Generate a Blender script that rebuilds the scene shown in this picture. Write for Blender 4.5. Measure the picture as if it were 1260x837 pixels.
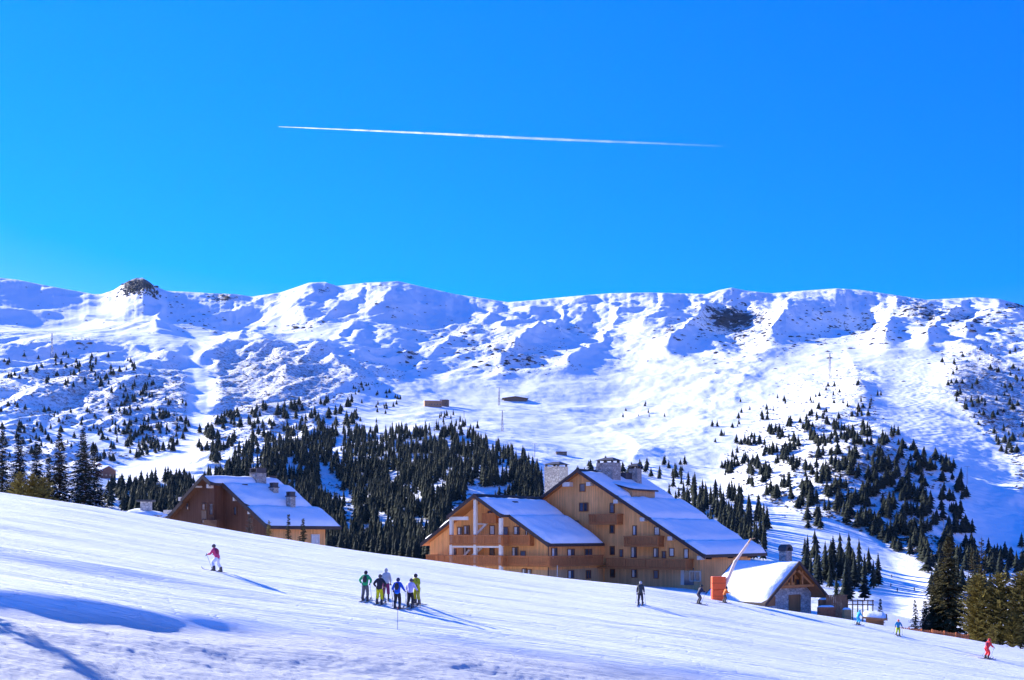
import bpy, bmesh, math, random
import numpy as np
from mathutils import Vector, Matrix

# ---------------------------------------------------------------- clearing
for o in list(bpy.data.objects):
    bpy.data.objects.remove(o)
SC = bpy.context.scene
COL = SC.collection
R = math.radians
rng = random.Random(7)

# ---------------------------------------------------------------- camera
FPX = 1351.0            # focal length in photo pixels (1260 wide)
HOR = 660.0             # horizon row in the photo
cam_data = bpy.data.cameras.new('camera')
cam_data.sensor_width = 36.0
cam_data.lens = 36.0 * FPX / 1260.0
cam_data.shift_y = (HOR - 418.5) / 1260.0
cam_data.clip_start = 0.5
cam_data.clip_end = 80000.0
cam = bpy.data.objects.new('camera', cam_data)
cam.rotation_euler = (R(90), 0, 0)
COL.objects.link(cam)
SC.camera = cam

# ---------------------------------------------------------------- sky and sun
SUN_EL, SUN_AZ = 21.2, -49.0      # azimuth measured from +Y, negative = to the left
world = bpy.data.worlds.new('World')
SC.world = world
world.use_nodes = True
wn = world.node_tree
for n in list(wn.nodes):
    wn.nodes.remove(n)
wo = wn.nodes.new('ShaderNodeOutputWorld')
wb = wn.nodes.new('ShaderNodeBackground')
sky = wn.nodes.new('ShaderNodeTexSky')
sky.sky_type = 'NISHITA'
sky.sun_disc = False
sky.sun_elevation = R(SUN_EL)
sky.sun_rotation = R(SUN_AZ)
sky.altitude = 1800
sky.air_density = 1.0
sky.dust_density = 0.2
sky.ozone_density = 2.0
hs = wn.nodes.new('ShaderNodeHueSaturation')
hs.inputs['Saturation'].default_value = 1.6
hs.inputs['Hue'].default_value = 0.505
hs.inputs['Value'].default_value = 1.0
wn.links.new(sky.outputs[0], hs.inputs['Color'])
tint = wn.nodes.new('ShaderNodeMix'); tint.data_type = 'RGBA'; tint.blend_type = 'MULTIPLY'
tint.inputs[0].default_value = 1.0
# the photo's deep alpine blue, a little less green towards the horizon all round
wg = wn.nodes.new('ShaderNodeTexCoord'); wsx = wn.nodes.new('ShaderNodeSeparateXYZ'); wn.links.new(wg.outputs['Generated'], wsx.inputs[0])
wr_ = wn.nodes.new('ShaderNodeMapRange'); wr_.inputs['From Min'].default_value = 0.0; wr_.inputs['From Max'].default_value = .5; wn.links.new(wsx.outputs['Z'], wr_.inputs[0])
wm = wn.nodes.new('ShaderNodeMix'); wm.data_type = 'RGBA'; wm.inputs[6].default_value = (.85, .55, .97, 1); wm.inputs[7].default_value = (1.0, .76, 1.3, 1)
wn.links.new(wr_.outputs[0], wm.inputs[0]); wn.links.new(wm.outputs[2], tint.inputs[7])
wn.links.new(hs.outputs[0], tint.inputs[6])
wn.links.new(tint.outputs[2], wb.inputs['Color'])
wb.inputs['Strength'].default_value = 0.122
wn.links.new(wb.outputs[0], wo.inputs['Surface'])

sd = bpy.data.lights.new('sun', 'SUN')
sd.energy = 5.0
sd.angle = R(0.5)
sd.color = (1.0, 0.94, 0.84)
sun = bpy.data.objects.new('sun', sd)
sdir = Vector((math.sin(R(SUN_AZ)) * math.cos(R(SUN_EL)), math.cos(R(SUN_AZ)) * math.cos(R(SUN_EL)), math.sin(R(SUN_EL))))
sun.rotation_euler = sdir.to_track_quat('Z', 'Y').to_euler()
COL.objects.link(sun)

SC.view_settings.view_transform = 'Standard'
SC.view_settings.look = 'None'
SC.view_settings.exposure = 1.28
SC.view_settings.gamma = 1.0
SC.cycles.max_bounces = 5
SC.cycles.diffuse_bounces = 3
SC.cycles.volume_bounces = 0
SC.cycles.transparent_max_bounces = 12
try:
    SC.cycles.use_denoising = True
except Exception:
    pass

# ---------------------------------------------------------------- helpers
def tag(o, label=None, cat=None, group=None, kind=None):
    if label: o['label'] = label
    if cat: o['category'] = cat
    if group: o['group'] = group
    if kind: o['kind'] = kind
    return o

def thing(name, loc, rz=0.0, label=None, cat=None, group=None):
    o = bpy.data.objects.new(name, None)
    o.empty_display_size = 0.5
    o.location = loc
    o.rotation_euler = (0, 0, rz)
    COL.objects.link(o)
    return tag(o, label, cat, group)

class MB:
    """collects faces, builds ONE mesh object"""
    def __init__(s):
        s.v = []; s.f = []; s.m = []
    def add(s, vs, fs, mi=0):
        b = len(s.v)
        s.v.extend([tuple(p) for p in vs])
        for f in fs:
            s.f.append(tuple(i + b for i in f)); s.m.append(mi)
        return s
    def box(s, x0, x1, y0, y1, z0, z1, mi=0):
        return s.hexa([(x0,y0,z0),(x1,y0,z0),(x1,y1,z0),(x0,y1,z0),(x0,y0,z1),(x1,y0,z1),(x1,y1,z1),(x0,y1,z1)], mi)
    def hexa(s, p, mi=0):
        return s.add(p, [(3,2,1,0),(4,5,6,7),(0,1,5,4),(1,2,6,5),(2,3,7,6),(3,0,4,7)], mi)
    def prism_y(s, out, y0, y1, mi=0):
        n = len(out)
        vs = [(x, y0, z) for x, z in out] + [(x, y1, z) for x, z in out]
        fs = [tuple(range(n)), tuple(range(2*n-1, n-1, -1))]
        fs += [(i, i+n, (i+1) % n + n, (i+1) % n) for i in range(n)]
        return s.add(vs, fs, mi)
    def prism_z(s, out, z0, z1, mi=0):
        n = len(out)
        vs = [(x, y, z0) for x, y in out] + [(x, y, z1) for x, y in out]
        fs = [tuple(range(n-1, -1, -1)), tuple(range(n, 2*n))]
        fs += [(i, (i+1) % n, (i+1) % n + n, i+n) for i in range(n)]
        return s.add(vs, fs, mi)
    def tube(s, pts, rad, n=8, mi=0, cap=True):
        pts = [Vector(p) for p in pts]
        if not hasattr(rad, '__len__'): rad = [rad] * len(pts)
        b = len(s.v)
        for i, p in enumerate(pts):
            d = (pts[min(i+1, len(pts)-1)] - pts[max(i-1, 0)]).normalized()
            a = d.cross(Vector((0, 0, 1)))
            if a.length < 1e-3: a = Vector((1, 0, 0))
            a.normalize(); c = a.cross(d)
            for k in range(n):
                t = 2*math.pi*k/n
                s.v.append(tuple(p + (a*math.cos(t) + c*math.sin(t)) * rad[i]))
        for i in range(len(pts)-1):
            for k in range(n):
                k2 = (k+1) % n
                s.f.append((b+i*n+k, b+i*n+k2, b+(i+1)*n+k2, b+(i+1)*n+k)); s.m.append(mi)
        if cap:
            s.f.append(tuple(b+k for k in range(n-1, -1, -1))); s.m.append(mi)
            s.f.append(tuple(b+(len(pts)-1)*n+k for k in range(n))); s.m.append(mi)
        return s
    def beam(s, p0, p1, w, h, mi=0):
        p0 = Vector(p0); p1 = Vector(p1); d = (p1-p0).normalized()
        a = d.cross(Vector((0, 0, 1)))
        if a.length < 1e-3: a = Vector((1, 0, 0))
        a.normalize(); c = a.cross(d)
        a = a*w/2; c = c*h/2
        return s.hexa([p0-a-c, p0+a-c, p1+a-c, p1-a-c, p0-a+c, p0+a+c, p1+a+c, p1-a+c], mi)
    def mesh(s, name, mats, smooth=False):
        me = bpy.data.meshes.new(name)
        me.from_pydata(s.v, [], s.f)
        if not isinstance(mats, (list, tuple)): mats = [mats]
        for m in mats: me.materials.append(m)
        if len(mats) > 1: me.polygons.foreach_set('material_index', s.m)
        if smooth: me.polygons.foreach_set('use_smooth', [True]*len(s.f))
        bm = bmesh.new(); bm.from_mesh(me)
        bmesh.ops.recalc_face_normals(bm, faces=bm.faces)
        bm.to_mesh(me); bm.free()
        me.update()
        return me
    def build(s, name, mats, parent=None, smooth=False, bevel=0.0):
        o = bpy.data.objects.new(name, s.mesh(name, mats, smooth))
        COL.objects.link(o)
        if parent: o.parent = parent
        if bevel:
            b = o.modifiers.new('bevel', 'BEVEL'); b.width = bevel; b.segments = 2; b.limit_method = 'ANGLE'
        return o

def grid_mesh(name, V, nr, nc, mat, attrs=None, smooth=True):
    """V (nr*nc,3) numpy -> quad grid mesh"""
    me = bpy.data.meshes.new(name)
    idx = np.arange(nr*nc).reshape(nr, nc)
    q = np.stack([idx[:-1,:-1], idx[:-1,1:], idx[1:,1:], idx[1:,:-1]], -1).reshape(-1, 4)
    nf = len(q)
    me.vertices.add(nr*nc); me.vertices.foreach_set('co', V.astype(np.float32).ravel())
    me.loops.add(nf*4); me.loops.foreach_set('vertex_index', q.astype(np.int32).ravel())
    me.polygons.add(nf)
    me.polygons.foreach_set('loop_start', (np.arange(nf)*4).astype(np.int32))
    me.polygons.foreach_set('loop_total', np.full(nf, 4, np.int32))
    if smooth: me.polygons.foreach_set('use_smooth', np.ones(nf, bool))
    me.materials.append(mat)
    me.update(calc_edges=True)
    for k, a in (attrs or {}).items():
        at = me.attributes.new(k, 'FLOAT', 'POINT'); at.data.foreach_set('value', a.astype(np.float32).ravel())
    o = bpy.data.objects.new(name, me); COL.objects.link(o)
    return o

def tri_mesh(name, V, F, mat, attrs=None):
    """V (n,3), F (m,3) numpy"""
    me = bpy.data.meshes.new(name)
    nf = len(F)
    me.vertices.add(len(V)); me.vertices.foreach_set('co', V.astype(np.float32).ravel())
    me.loops.add(nf*3); me.loops.foreach_set('vertex_index', F.astype(np.int32).ravel())
    me.polygons.add(nf)
    me.polygons.foreach_set('loop_start', (np.arange(nf)*3).astype(np.int32))
    me.polygons.foreach_set('loop_total', np.full(nf, 3, np.int32))
    me.materials.append(mat)
    me.update(calc_edges=True)
    for k, a in (attrs or {}).items():
        at = me.attributes.new(k, 'FLOAT', 'POINT'); at.data.foreach_set('value', a.astype(np.float32).ravel())
    return me

# ---------------------------------------------------------------- noise
_r = np.random.RandomState(11)
_PERM = _r.permutation(4096)
_ANG = _r.rand(4096) * 2*np.pi
_GX, _GY = np.cos(_ANG), np.sin(_ANG)
def perlin(x, y):
    xi = np.floor(x).astype(np.int64); yi = np.floor(y).astype(np.int64)
    xf = x - xi; yf = y - yi
    def g(ix, iy, dx, dy):
        h = _PERM[(_PERM[ix & 4095] + iy) & 4095]
        return _GX[h]*dx + _GY[h]*dy
    u = xf*xf*xf*(xf*(xf*6-15)+10); v = yf*yf*yf*(yf*(yf*6-15)+10)
    a = g(xi, yi, xf, yf); b = g(xi+1, yi, xf-1, yf)
    c = g(xi, yi+1, xf, yf-1); d = g(xi+1, yi+1, xf-1, yf-1)
    return ((a*(1-u)+b*u)*(1-v) + (c*(1-u)+d*u)*v) * 1.5
def fbm(x, y, o=4, gain=.5):
    s = 0; a = 1.0
    for k in range(o):
        s = s + a*perlin(x*2**k + 17.3*k, y*2**k - 9.1*k); a *= gain
    return s
def sstep(a, b, x):
    t = np.clip((x-a)/(b-a), 0, 1); return t*t*(3-2*t)

# ---------------------------------------------------------------- materials
MATS = {}
def nodes_of(name):
    m = bpy.data.materials.new(name); m.use_nodes = True
    nt = m.node_tree
    b = nt.nodes['Principled BSDF']
    return m, nt, b
def nd(nt, t, **kw):
    n = nt.nodes.new(t)
    for k, v in kw.items():
        if k in n.inputs: n.inputs[k].default_value = v
        else: setattr(n, k, v)
    return n
def mat(name, col, rough=.7, metal=0.0, var=0.0, scale=4.0, stretch=(1,1,1), bump=0.0, spec=0.3, detail=4.0, objvar=0.0):
    """plain material with procedural value variation and fine relief"""
    if name in MATS: return MATS[name]
    m, nt, b = nodes_of(name)
    b.inputs['Roughness'].default_value = rough
    b.inputs['Metallic'].default_value = metal
    b.inputs['Specular IOR Level'].default_value = spec
    tc = nd(nt, 'ShaderNodeTexCoord'); mp = nd(nt, 'ShaderNodeMapping')
    mp.inputs['Scale'].default_value = stretch
    nt.links.new(tc.outputs['Object'], mp.inputs[0])
    nz = nd(nt, 'ShaderNodeTexNoise', Scale=scale, Detail=detail, Roughness=.6)
    nt.links.new(mp.outputs[0], nz.inputs['Vector'])
    mr = nd(nt, 'ShaderNodeMapRange')
    mr.inputs['From Min'].default_value = .3; mr.inputs['From Max'].default_value = .7
    mr.inputs['To Min'].default_value = 1-var; mr.inputs['To Max'].default_value = 1+var
    nt.links.new(nz.outputs[0], mr.inputs[0])
    mx = nd(nt, 'ShaderNodeVectorMath', operation='SCALE')
    mx.inputs[0].default_value = col
    nt.links.new(mr.outputs[0], mx.inputs['Scale'])
    src = mx.outputs[0]
    if objvar:
        oi = nd(nt, 'ShaderNodeObjectInfo')
        m2 = nd(nt, 'ShaderNodeMapRange'); m2.inputs['To Min'].default_value = 1-objvar; m2.inputs['To Max'].default_value = 1+objvar
        nt.links.new(oi.outputs['Random'], m2.inputs[0])
        mx2 = nd(nt, 'ShaderNodeVectorMath', operation='SCALE')
        nt.links.new(src, mx2.inputs[0]); nt.links.new(m2.outputs[0], mx2.inputs['Scale'])
        src = mx2.outputs[0]
    nt.links.new(src, b.inputs['Base Color'])
    if bump:
        bp = nd(nt, 'ShaderNodeBump', Strength=bump, Distance=.05)
        nt.links.new(nz.outputs[0], bp.inputs['Height']); nt.links.new(bp.outputs[0], b.inputs['Normal'])
    MATS[name] = m
    return m

def planks(name, col, width=.16, horizontal=False, var=.25, gap=.55):
    """wood cladding: board-to-board tone, grain and a joint relief"""
    if name in MATS: return MATS[name]
    m, nt, b = nodes_of(name)
    b.inputs['Roughness'].default_value = .75
    b.inputs['Specular IOR Level'].default_value = .2
    L = nt.links.new
    tc = nd(nt, 'ShaderNodeTexCoord'); sp = nd(nt, 'ShaderNodeSeparateXYZ'); L(tc.outputs['Object'], sp.inputs[0])
    if horizontal: a = sp.outputs['Z']
    else:
        ad = nd(nt, 'ShaderNodeMath', operation='ADD'); L(sp.outputs['X'], ad.inputs[0]); L(sp.outputs['Y'], ad.inputs[1]); a = ad.outputs[0]
    dv = nd(nt, 'ShaderNodeMath', operation='DIVIDE'); L(a, dv.inputs[0]); dv.inputs[1].default_value = width
    fl = nd(nt, 'ShaderNodeMath', operation='FLOOR'); L(dv.outputs[0], fl.inputs[0])
    fr = nd(nt, 'ShaderNodeMath', operation='FRACT'); L(dv.outputs[0], fr.inputs[0])
    wnz = nd(nt, 'ShaderNodeTexWhiteNoise', noise_dimensions='1D'); L(fl.outputs[0], wnz.inputs['W'])
    mp = nd(nt, 'ShaderNodeMapping'); mp.inputs['Scale'].default_value = (1, 1, 9) if horizontal else (7, 7, .5)
    L(tc.outputs['Object'], mp.inputs[0])
    nz = nd(nt, 'ShaderNodeTexNoise', Scale=1.2, Detail=5.0, Roughness=.65); L(mp.outputs[0], nz.inputs['Vector'])
    nb = nd(nt, 'ShaderNodeTexNoise', Scale=.22, Detail=3.0); L(tc.outputs['Object'], nb.inputs['Vector'])
    s1 = nd(nt, 'ShaderNodeMath', operation='MULTIPLY_ADD'); L(wnz.outputs['Value'], s1.inputs[0]); s1.inputs[1].default_value = var; s1.inputs[2].default_value = 1-var*.5
    s2 = nd(nt, 'ShaderNodeMath', operation='MULTIPLY_ADD'); L(nz.outputs[0], s2.inputs[0]); s2.inputs[1].default_value = .8; s2.inputs[2].default_value = .6
    s3 = nd(nt, 'ShaderNodeMath', operation='MULTIPLY'); L(s1.outputs[0], s3.inputs[0]); L(s2.outputs[0], s3.inputs[1])
    s4 = nd(nt, 'ShaderNodeMath', operation='MULTIPLY_ADD'); L(nb.outputs[0], s4.inputs[0]); s4.inputs[1].default_value = .9; s4.inputs[2].default_value = .55
    s5 = nd(nt, 'ShaderNodeMath', operation='MULTIPLY'); L(s3.outputs[0], s5.inputs[0]); L(s4.outputs[0], s5.inputs[1])
    g = nd(nt, 'ShaderNodeMath', operation='GREATER_THAN'); L(fr.outputs[0], g.inputs[0]); g.inputs[1].default_value = .12
    g2 = nd(nt, 'ShaderNodeMath', operation='MULTIPLY_ADD'); L(g.outputs[0], g2.inputs[0]); g2.inputs[1].default_value = 1-gap; g2.inputs[2].default_value = gap
    s6 = nd(nt, 'ShaderNodeMath', operation='MULTIPLY'); L(s5.outputs[0], s6.inputs[0]); L(g2.outputs[0], s6.inputs[1])
    mx = nd(nt, 'ShaderNodeVectorMath', operation='SCALE'); mx.inputs[0].default_value = col; L(s6.outputs[0], mx.inputs['Scale'])
    L(mx.outputs[0], b.inputs['Base Color'])
    bp = nd(nt, 'ShaderNodeBump', Strength=.6, Distance=.02); L(g.outputs[0], bp.inputs['Height']); L(bp.outputs[0], b.inputs['Normal'])
    MATS[name] = m
    return m

def masonry(name, c1, c2, scale=3.0):
    if name in MATS: return MATS[name]
    m, nt, b = nodes_of(name); L = nt.links.new
    b.inputs['Roughness'].default_value = .9; b.inputs['Specular IOR Level'].default_value = .2
    tc = nd(nt, 'ShaderNodeTexCoord'); mp = nd(nt, 'ShaderNodeMapping'); mp.inputs['Scale'].default_value = (1, 1, 1.7); L(tc.outputs['Object'], mp.inputs[0])
    vo = nd(nt, 'ShaderNodeTexVoronoi', Scale=scale); L(mp.outputs[0], vo.inputs['Vector'])
    ve = nd(nt, 'ShaderNodeTexVoronoi', Scale=scale, feature='DISTANCE_TO_EDGE'); L(mp.outputs[0], ve.inputs['Vector'])
    sp = nd(nt, 'ShaderNodeSeparateXYZ'); L(vo.outputs['Color'], sp.inputs[0])
    mix = nd(nt, 'ShaderNodeMix', data_type='RGBA'); mix.inputs[6].default_value = (*c1, 1); mix.inputs[7].default_value = (*c2, 1); L(sp.outputs[0], mix.inputs[0])
    lt = nd(nt, 'ShaderNodeMapRange'); lt.inputs['From Max'].default_value = .08; lt.inputs['To Min'].default_value = .35; L(ve.outputs[0], lt.inputs[0])
    mx = nd(nt, 'ShaderNodeVectorMath', operation='SCALE'); L(mix.outputs[2], mx.inputs[0]); L(lt.outputs[0], mx.inputs['Scale'])
    L(mx.outputs[0], b.inputs['Base Color'])
    bp = nd(nt, 'ShaderNodeBump', Strength=.8, Distance=.06); L(lt.outputs[0], bp.inputs['Height']); L(bp.outputs[0], b.inputs['Normal'])
    MATS[name] = m
    return m

def snow_material(name, kind):
    m, nt, b = nodes_of(name); L = nt.links.new
    b.inputs['Roughness'].default_value = .65
    b.inputs['Specular IOR Level'].default_value = .25
    base = (.90, .915, .93)
    tc = nd(nt, 'ShaderNodeTexCoord')
    def noise(sc, stretch=(1,1,1), detail=4.0, rough=.6, rot=0.0):
        mp = nd(nt, 'ShaderNodeMapping'); mp.inputs['Scale'].default_value = stretch; mp.inputs['Rotation'].default_value = (0, 0, rot)
        L(tc.outputs['Object'], mp.inputs[0])
        n = nd(nt, 'ShaderNodeTexNoise', Scale=sc, Detail=detail, Roughness=rough); L(mp.outputs[0], n.inputs['Vector'])
        return n.outputs[0]
    def math_(op, a, bb, c=None):
        n = nd(nt, 'ShaderNodeMath', operation=op)
        for i, v in enumerate((a, bb, c)):
            if v is None: continue
            if isinstance(v, (int, float)): n.inputs[i].default_value = v
            else: L(v, n.inputs[i])
        return n.outputs[0]
    if kind == 'piste':
        # groomed corduroy and ski tracks running across the fall line, wind crust in the foreground
        at = nd(nt, 'ShaderNodeAttribute', attribute_name='rough')
        a = noise(1.0, (.10, 1.6, 1), 6.0, .62, R(-5))
        c = noise(1.0, (.35, 6.0, 1), 4.0, .6, R(-4))
        d = noise(1.6, (.35, 1.9, 1), 8.0, .68, R(8))
        h1 = math_('MULTIPLY_ADD', a, .20, 0.0)
        h2 = math_('MULTIPLY_ADD', c, .095, h1)
        h2b = math_('MULTIPLY_ADD', noise(1.0, (1.1, 8.5, 1), 5.0, .7, R(-6)), .045, h2)
        t_ = noise(1.0, (.05, .9, 1), 3.0, .55, R(-7)); ab = math_('ABSOLUTE', math_('SUBTRACT', t_, .5), None)
        ln = nd(nt, 'ShaderNodeClamp'); L(math_('MULTIPLY_ADD', ab, -70.0, 1.0), ln.inputs[0])
        t2_ = noise(1.3, (.09, .8, 1), 2.0, .5, R(9)); ab2 = math_('ABSOLUTE', math_('SUBTRACT', t2_, .5), None)
        ln2 = nd(nt, 'ShaderNodeClamp'); L(math_('MULTIPLY_ADD', ab2, -80.0, 1.0), ln2.inputs[0])
        h2c = math_('MULTIPLY_ADD', math_('ADD', ln.outputs[0], ln2.outputs[0]), -.035, h2b)
        dd = math_('MULTIPLY', d, at.outputs['Fac'])
        h3 = math_('MULTIPLY_ADD', dd, .75, h2c)
        bp = nd(nt, 'ShaderNodeBump', Strength=1.0, Distance=1.0); L(h3, bp.inputs['Height']); L(bp.outputs[0], b.inputs['Normal'])
        b.inputs['Base Color'].default_value = (*base, 1)
    elif kind == 'mountain':
        rk = nd(nt, 'ShaderNodeAttribute', attribute_name='rock')
        sc_ = nd(nt, 'ShaderNodeAttribute', attribute_name='scrub')
        mg = nd(nt, 'ShaderNodeAttribute', attribute_name='mogul'); sf_ = nd(nt, 'ShaderNodeAttribute', attribute_name='soft'); keep = math_('MULTIPLY_ADD', sf_.outputs['Fac'], -.8, 1.0)
        n1 = noise(.035, (1,1,.6), 8.0, .72)
        n2 = noise(.16, (1,1,1), 7.0, .75)
        n3 = noise(.02, (1,.5,1), 6.0, .62)
        # scrub sticking through the snow
        t = math_('MULTIPLY_ADD', sc_.outputs['Fac'], -.26, .72)
        s_ = math_('SUBTRACT', n2, t); s_ = math_('MULTIPLY', s_, 9.0)
        s_ = nd(nt, 'ShaderNodeClamp'); 
        sub = math_('SUBTRACT', n2, t); mul = math_('MULTIPLY', sub, 9.0); L(mul, s_.inputs[0])
        sf = math_('MULTIPLY', s_.outputs[0], math_('GREATER_THAN', sc_.outputs['Fac'], .05))
        t2 = math_('MULTIPLY_ADD', rk.outputs['Fac'], -.44, .73)
        sub2 = math_('SUBTRACT', n1, t2); mul2 = math_('MULTIPLY', sub2, 12.0)
        rc = nd(nt, 'ShaderNodeClamp'); L(mul2, rc.inputs[0])
        rcol = nd(nt, 'ShaderNodeMix', data_type='RGBA'); rcol.inputs[6].default_value = (.035, .035, .045, 1); rcol.inputs[7].default_value = (.13, .11, .11, 1); L(n2, rcol.inputs[0])
        m1 = nd(nt, 'ShaderNodeMix', data_type='RGBA'); m1.inputs[6].default_value = (*base, 1); m1.inputs[7].default_value = (.16, .13, .12, 1)
        L(math_('MULTIPLY', sf, .8), m1.inputs[0])
        m2 = nd(nt, 'ShaderNodeMix', data_type='RGBA'); L(m1.outputs[2], m2.inputs[6]); L(rcol.outputs[2], m2.inputs[7]); L(rc.outputs[0], m2.inputs[0])
        L(m2.outputs[2], b.inputs['Base Color'])
        # relief: drifts everywhere, moguls on the steep pistes, blocks on rock
        vo = nd(nt, 'ShaderNodeTexVoronoi', Scale=.13, feature='SMOOTH_F1'); L(tc.outputs['Object'], vo.inputs['Vector'])
        hm = math_('MULTIPLY', math_('MULTIPLY', vo.outputs['Distance'], mg.outputs['Fac']), -1.6)
        h = math_('MULTIPLY_ADD', n3, math_('MULTIPLY', keep, 6.0), hm)
        h = math_('MULTIPLY_ADD', n2, math_('MULTIPLY_ADD', sc_.outputs['Fac'], 2.2, .3), h)
        h = math_('MULTIPLY_ADD', n1, math_('MULTIPLY_ADD', rk.outputs['Fac'], 12.0, math_('MULTIPLY', keep, 2.0)), h)
        bp = nd(nt, 'ShaderNodeBump', Strength=1.0, Distance=1.0); L(h, bp.inputs['Height']); L(bp.outputs[0], b.inputs['Normal'])
    else:
        a = noise(.7, (1,1,1), 6.0, .6)
        bp = nd(nt, 'ShaderNodeBump', Strength=.8, Distance=.22); L(a, bp.inputs['Height']); L(bp.outputs[0], b.inputs['Normal'])
        b.inputs['Base Color'].default_value = (*base, 1)
    MATS[name] = m
    return m
SNOW_PISTE = snow_material('snow_piste', 'piste')
SNOW_MOUNT = snow_material('snow_mountain', 'mountain')
SNOW_ROOF = snow_material('snow_roof', 'roof')
# ================================================================ TERRAIN
def U(px): return (px-630.0)/FPX

CREST = np.array([(-500,545),(-100,590),(0,605),(120,622),(200,637),(300,655),(400,671),(500,685),(600,700),(700,713),(780,721),(850,734),(890,741),(960,752),(1060,768),(1110,777),(1200,790),(1260,801),(1500,835),(1800,870)], float)
TERR = np.array([(-500,3),(0,.8),(200,-1.2),(300,-2.6),(500,-5.4),(600,-6.1),(720,-6.0),(850,-6.2),(905,-7.3),(950,-8.8),(1050,-9.7),(1150,-12.0),(1260,-15),(1800,-20)], float)
# height table for the near hill, world X taken at Y = 97
_yk = np.arange(-40, 230, 1.0)
_xk = np.arange(-110, 130, 1.0)
_XX, _YY = np.meshgrid(_xk, _yk)
def _near_table():
    plane = -8 - .155*_XX + .05*_YY
    pxc = 630 + FPX*_XX/97.0
    zc = (HOR-np.interp(pxc, CREST[:,0], CREST[:,1]))/FPX*97
    corr = zc - (-8 - .155*_XX + .05*97)
    z1 = plane + corr*sstep(40, 97, _YY)
    pxt = 630 + FPX*_XX/np.clip(_YY, 97, 230)
    zt = np.interp(pxt, TERR[:,0], TERR[:,1])
    w = np.interp(_YY.ravel(), [97, 104, 112, 122, 130], [0, .12, .5, .9, 1]).reshape(_YY.shape)
    zc2 = (HOR-np.interp(pxt, CREST[:,0], CREST[:,1]))/FPX*97
    z2 = zc2*(1-w) + zt*w
    z2 = z2 - np.clip(_YY-152, 0, 400)*.10
    z = np.where(_YY <= 97, z1, z2)
    k = np.array([1,2,3,2,1.])/9
    for _ in range(2):
        z = np.apply_along_axis(lambda c: np.convolve(np.pad(c, 2, 'edge'), k, 'valid'), 0, z)
        z = np.apply_along_axis(lambda c: np.convolve(np.pad(c, 2, 'edge'), k, 'valid'), 1, z)
    return z
_NT = _near_table()
def bil(T, gx, gy):
    gx = np.clip(gx, 0, T.shape[1]-1.001); gy = np.clip(gy, 0, T.shape[0]-1.001)
    i = gx.astype(int); j = gy.astype(int); a = gx-i; b = gy-j
    return (T[j,i]*(1-a)+T[j,i+1]*a)*(1-b) + (T[j+1,i]*(1-a)+T[j+1,i+1]*a)*b
def edge_y(X):
    return 55.0 - 8.5*sstep(-2, -30, X) - 6*sstep(6, 40, X)
def near_h(X, Y, detail=True):
    X = np.asarray(X, float); Y = np.asarray(Y, float)
    z = bil(_NT, X-_xk[0], Y-_yk[0])
    # bank below which the foreground lies lower
    ye = edge_y(X) + 1.3 + 1.0*perlin(X/7, X*0+3.3)
    amt = .20 + .80*sstep(-3, -25, X)
    z = z - amt*sstep(0, 4.2, ye-Y) + .05*perlin(X/4+Y/5, Y/1.4)*sstep(-1, 1, ye-Y)*sstep(7, 4, ye-Y) * (1+.2*perlin(X/5.1, Y/9))
    
    if detail:
        rough = sstep(1.2, 6.0, ye-Y)
        z = z - .9*sstep(59, 44, Y)*sstep(-22, -8, X)*(1-.0*X)
        z = z + rough*(.050*fbm(X/2.1+Y/5, Y/1.25, 5, .70) + .15*perlin(X/8+Y/8, Y/3.2) + .05*perlin(X/2.6+Y/2, Y/1.6))
        far = (1-rough)
        z = z + far*(.16*perlin(X/26+5, (Y+X*.12)/4.2) + .05*perlin(X/9, (Y+X*.1)/1.3))*sstep(120, 90, Y)
        # the soft roll that throws a blue band across the left of the piste
        z = z - .42*sstep(0, 2.6, 60.5-2.5*sstep(-20,5,X)+.8*perlin(X/8,X*0)-Y)*sstep(8, -20, X)*far
    return z
def near_rough(X, Y):
    ye = edge_y(X)
    return sstep(-1, 2.5, ye-Y)

def build_slope():
    yl = np.concatenate([np.arange(-30, 24, 3.0), np.arange(24, 62, .16), np.arange(62, 100, .26), np.arange(100, 176, 1.1)])
    ul = np.linspace(-.62, .62, 640)
    Yg, Ug = np.meshgrid(yl, ul, indexing='ij')
    Xg = Ug*np.sqrt(Yg**2+20**2)
    Z = near_h(Xg, Yg)
    V = np.stack([Xg, Yg, Z], -1).reshape(-1, 3)
    o = grid_mesh('ski_slope', V, len(yl), len(ul), SNOW_PISTE, {'rough': near_rough(Xg, Yg)})
    tag(o, kind='structure')
build_slope()

# ---- far side: rows of the photograph by distance, turned into heights
FC = np.array([-300, 0, 150, 300, 450, 600, 750, 900, 1050, 1150, 1260, 1560], float)
FD = np.array([160, 250, 350, 500, 700, 900, 1100, 1300, 1600, 1900, 2200, 2600, 3000, 3600], float)
ROWS = {  # distance -> rows per column of FC
 500:  [640,640,650,670,697,700,700,700,731,737,742,750],
 700:  [612,615,620,632,652,645,642,650,668,690,702,715],
 900:  [592,594,600,606,602,592,600,610,610,622,645,660],
 1100: [575,579,584,572,561,557,575,576,562,570,592,610],
 1300: [545,546,562,546,536,540,556,549,530,530,552,570],
 1600: [500,500,506,506,511,520,531,517,490,483,500,520],
 1900: [468,470,471,481,481,495,500,482,460,452,452,465],
 2200: [440,442,449,455,455,465,466,448,432,424,421,430],
 2600: [411,413,418,424,423,431,431,420,414,408,405,410],
 3000: [391,394,397,402,397,402,401,396,394,391,390,395],
}
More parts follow.
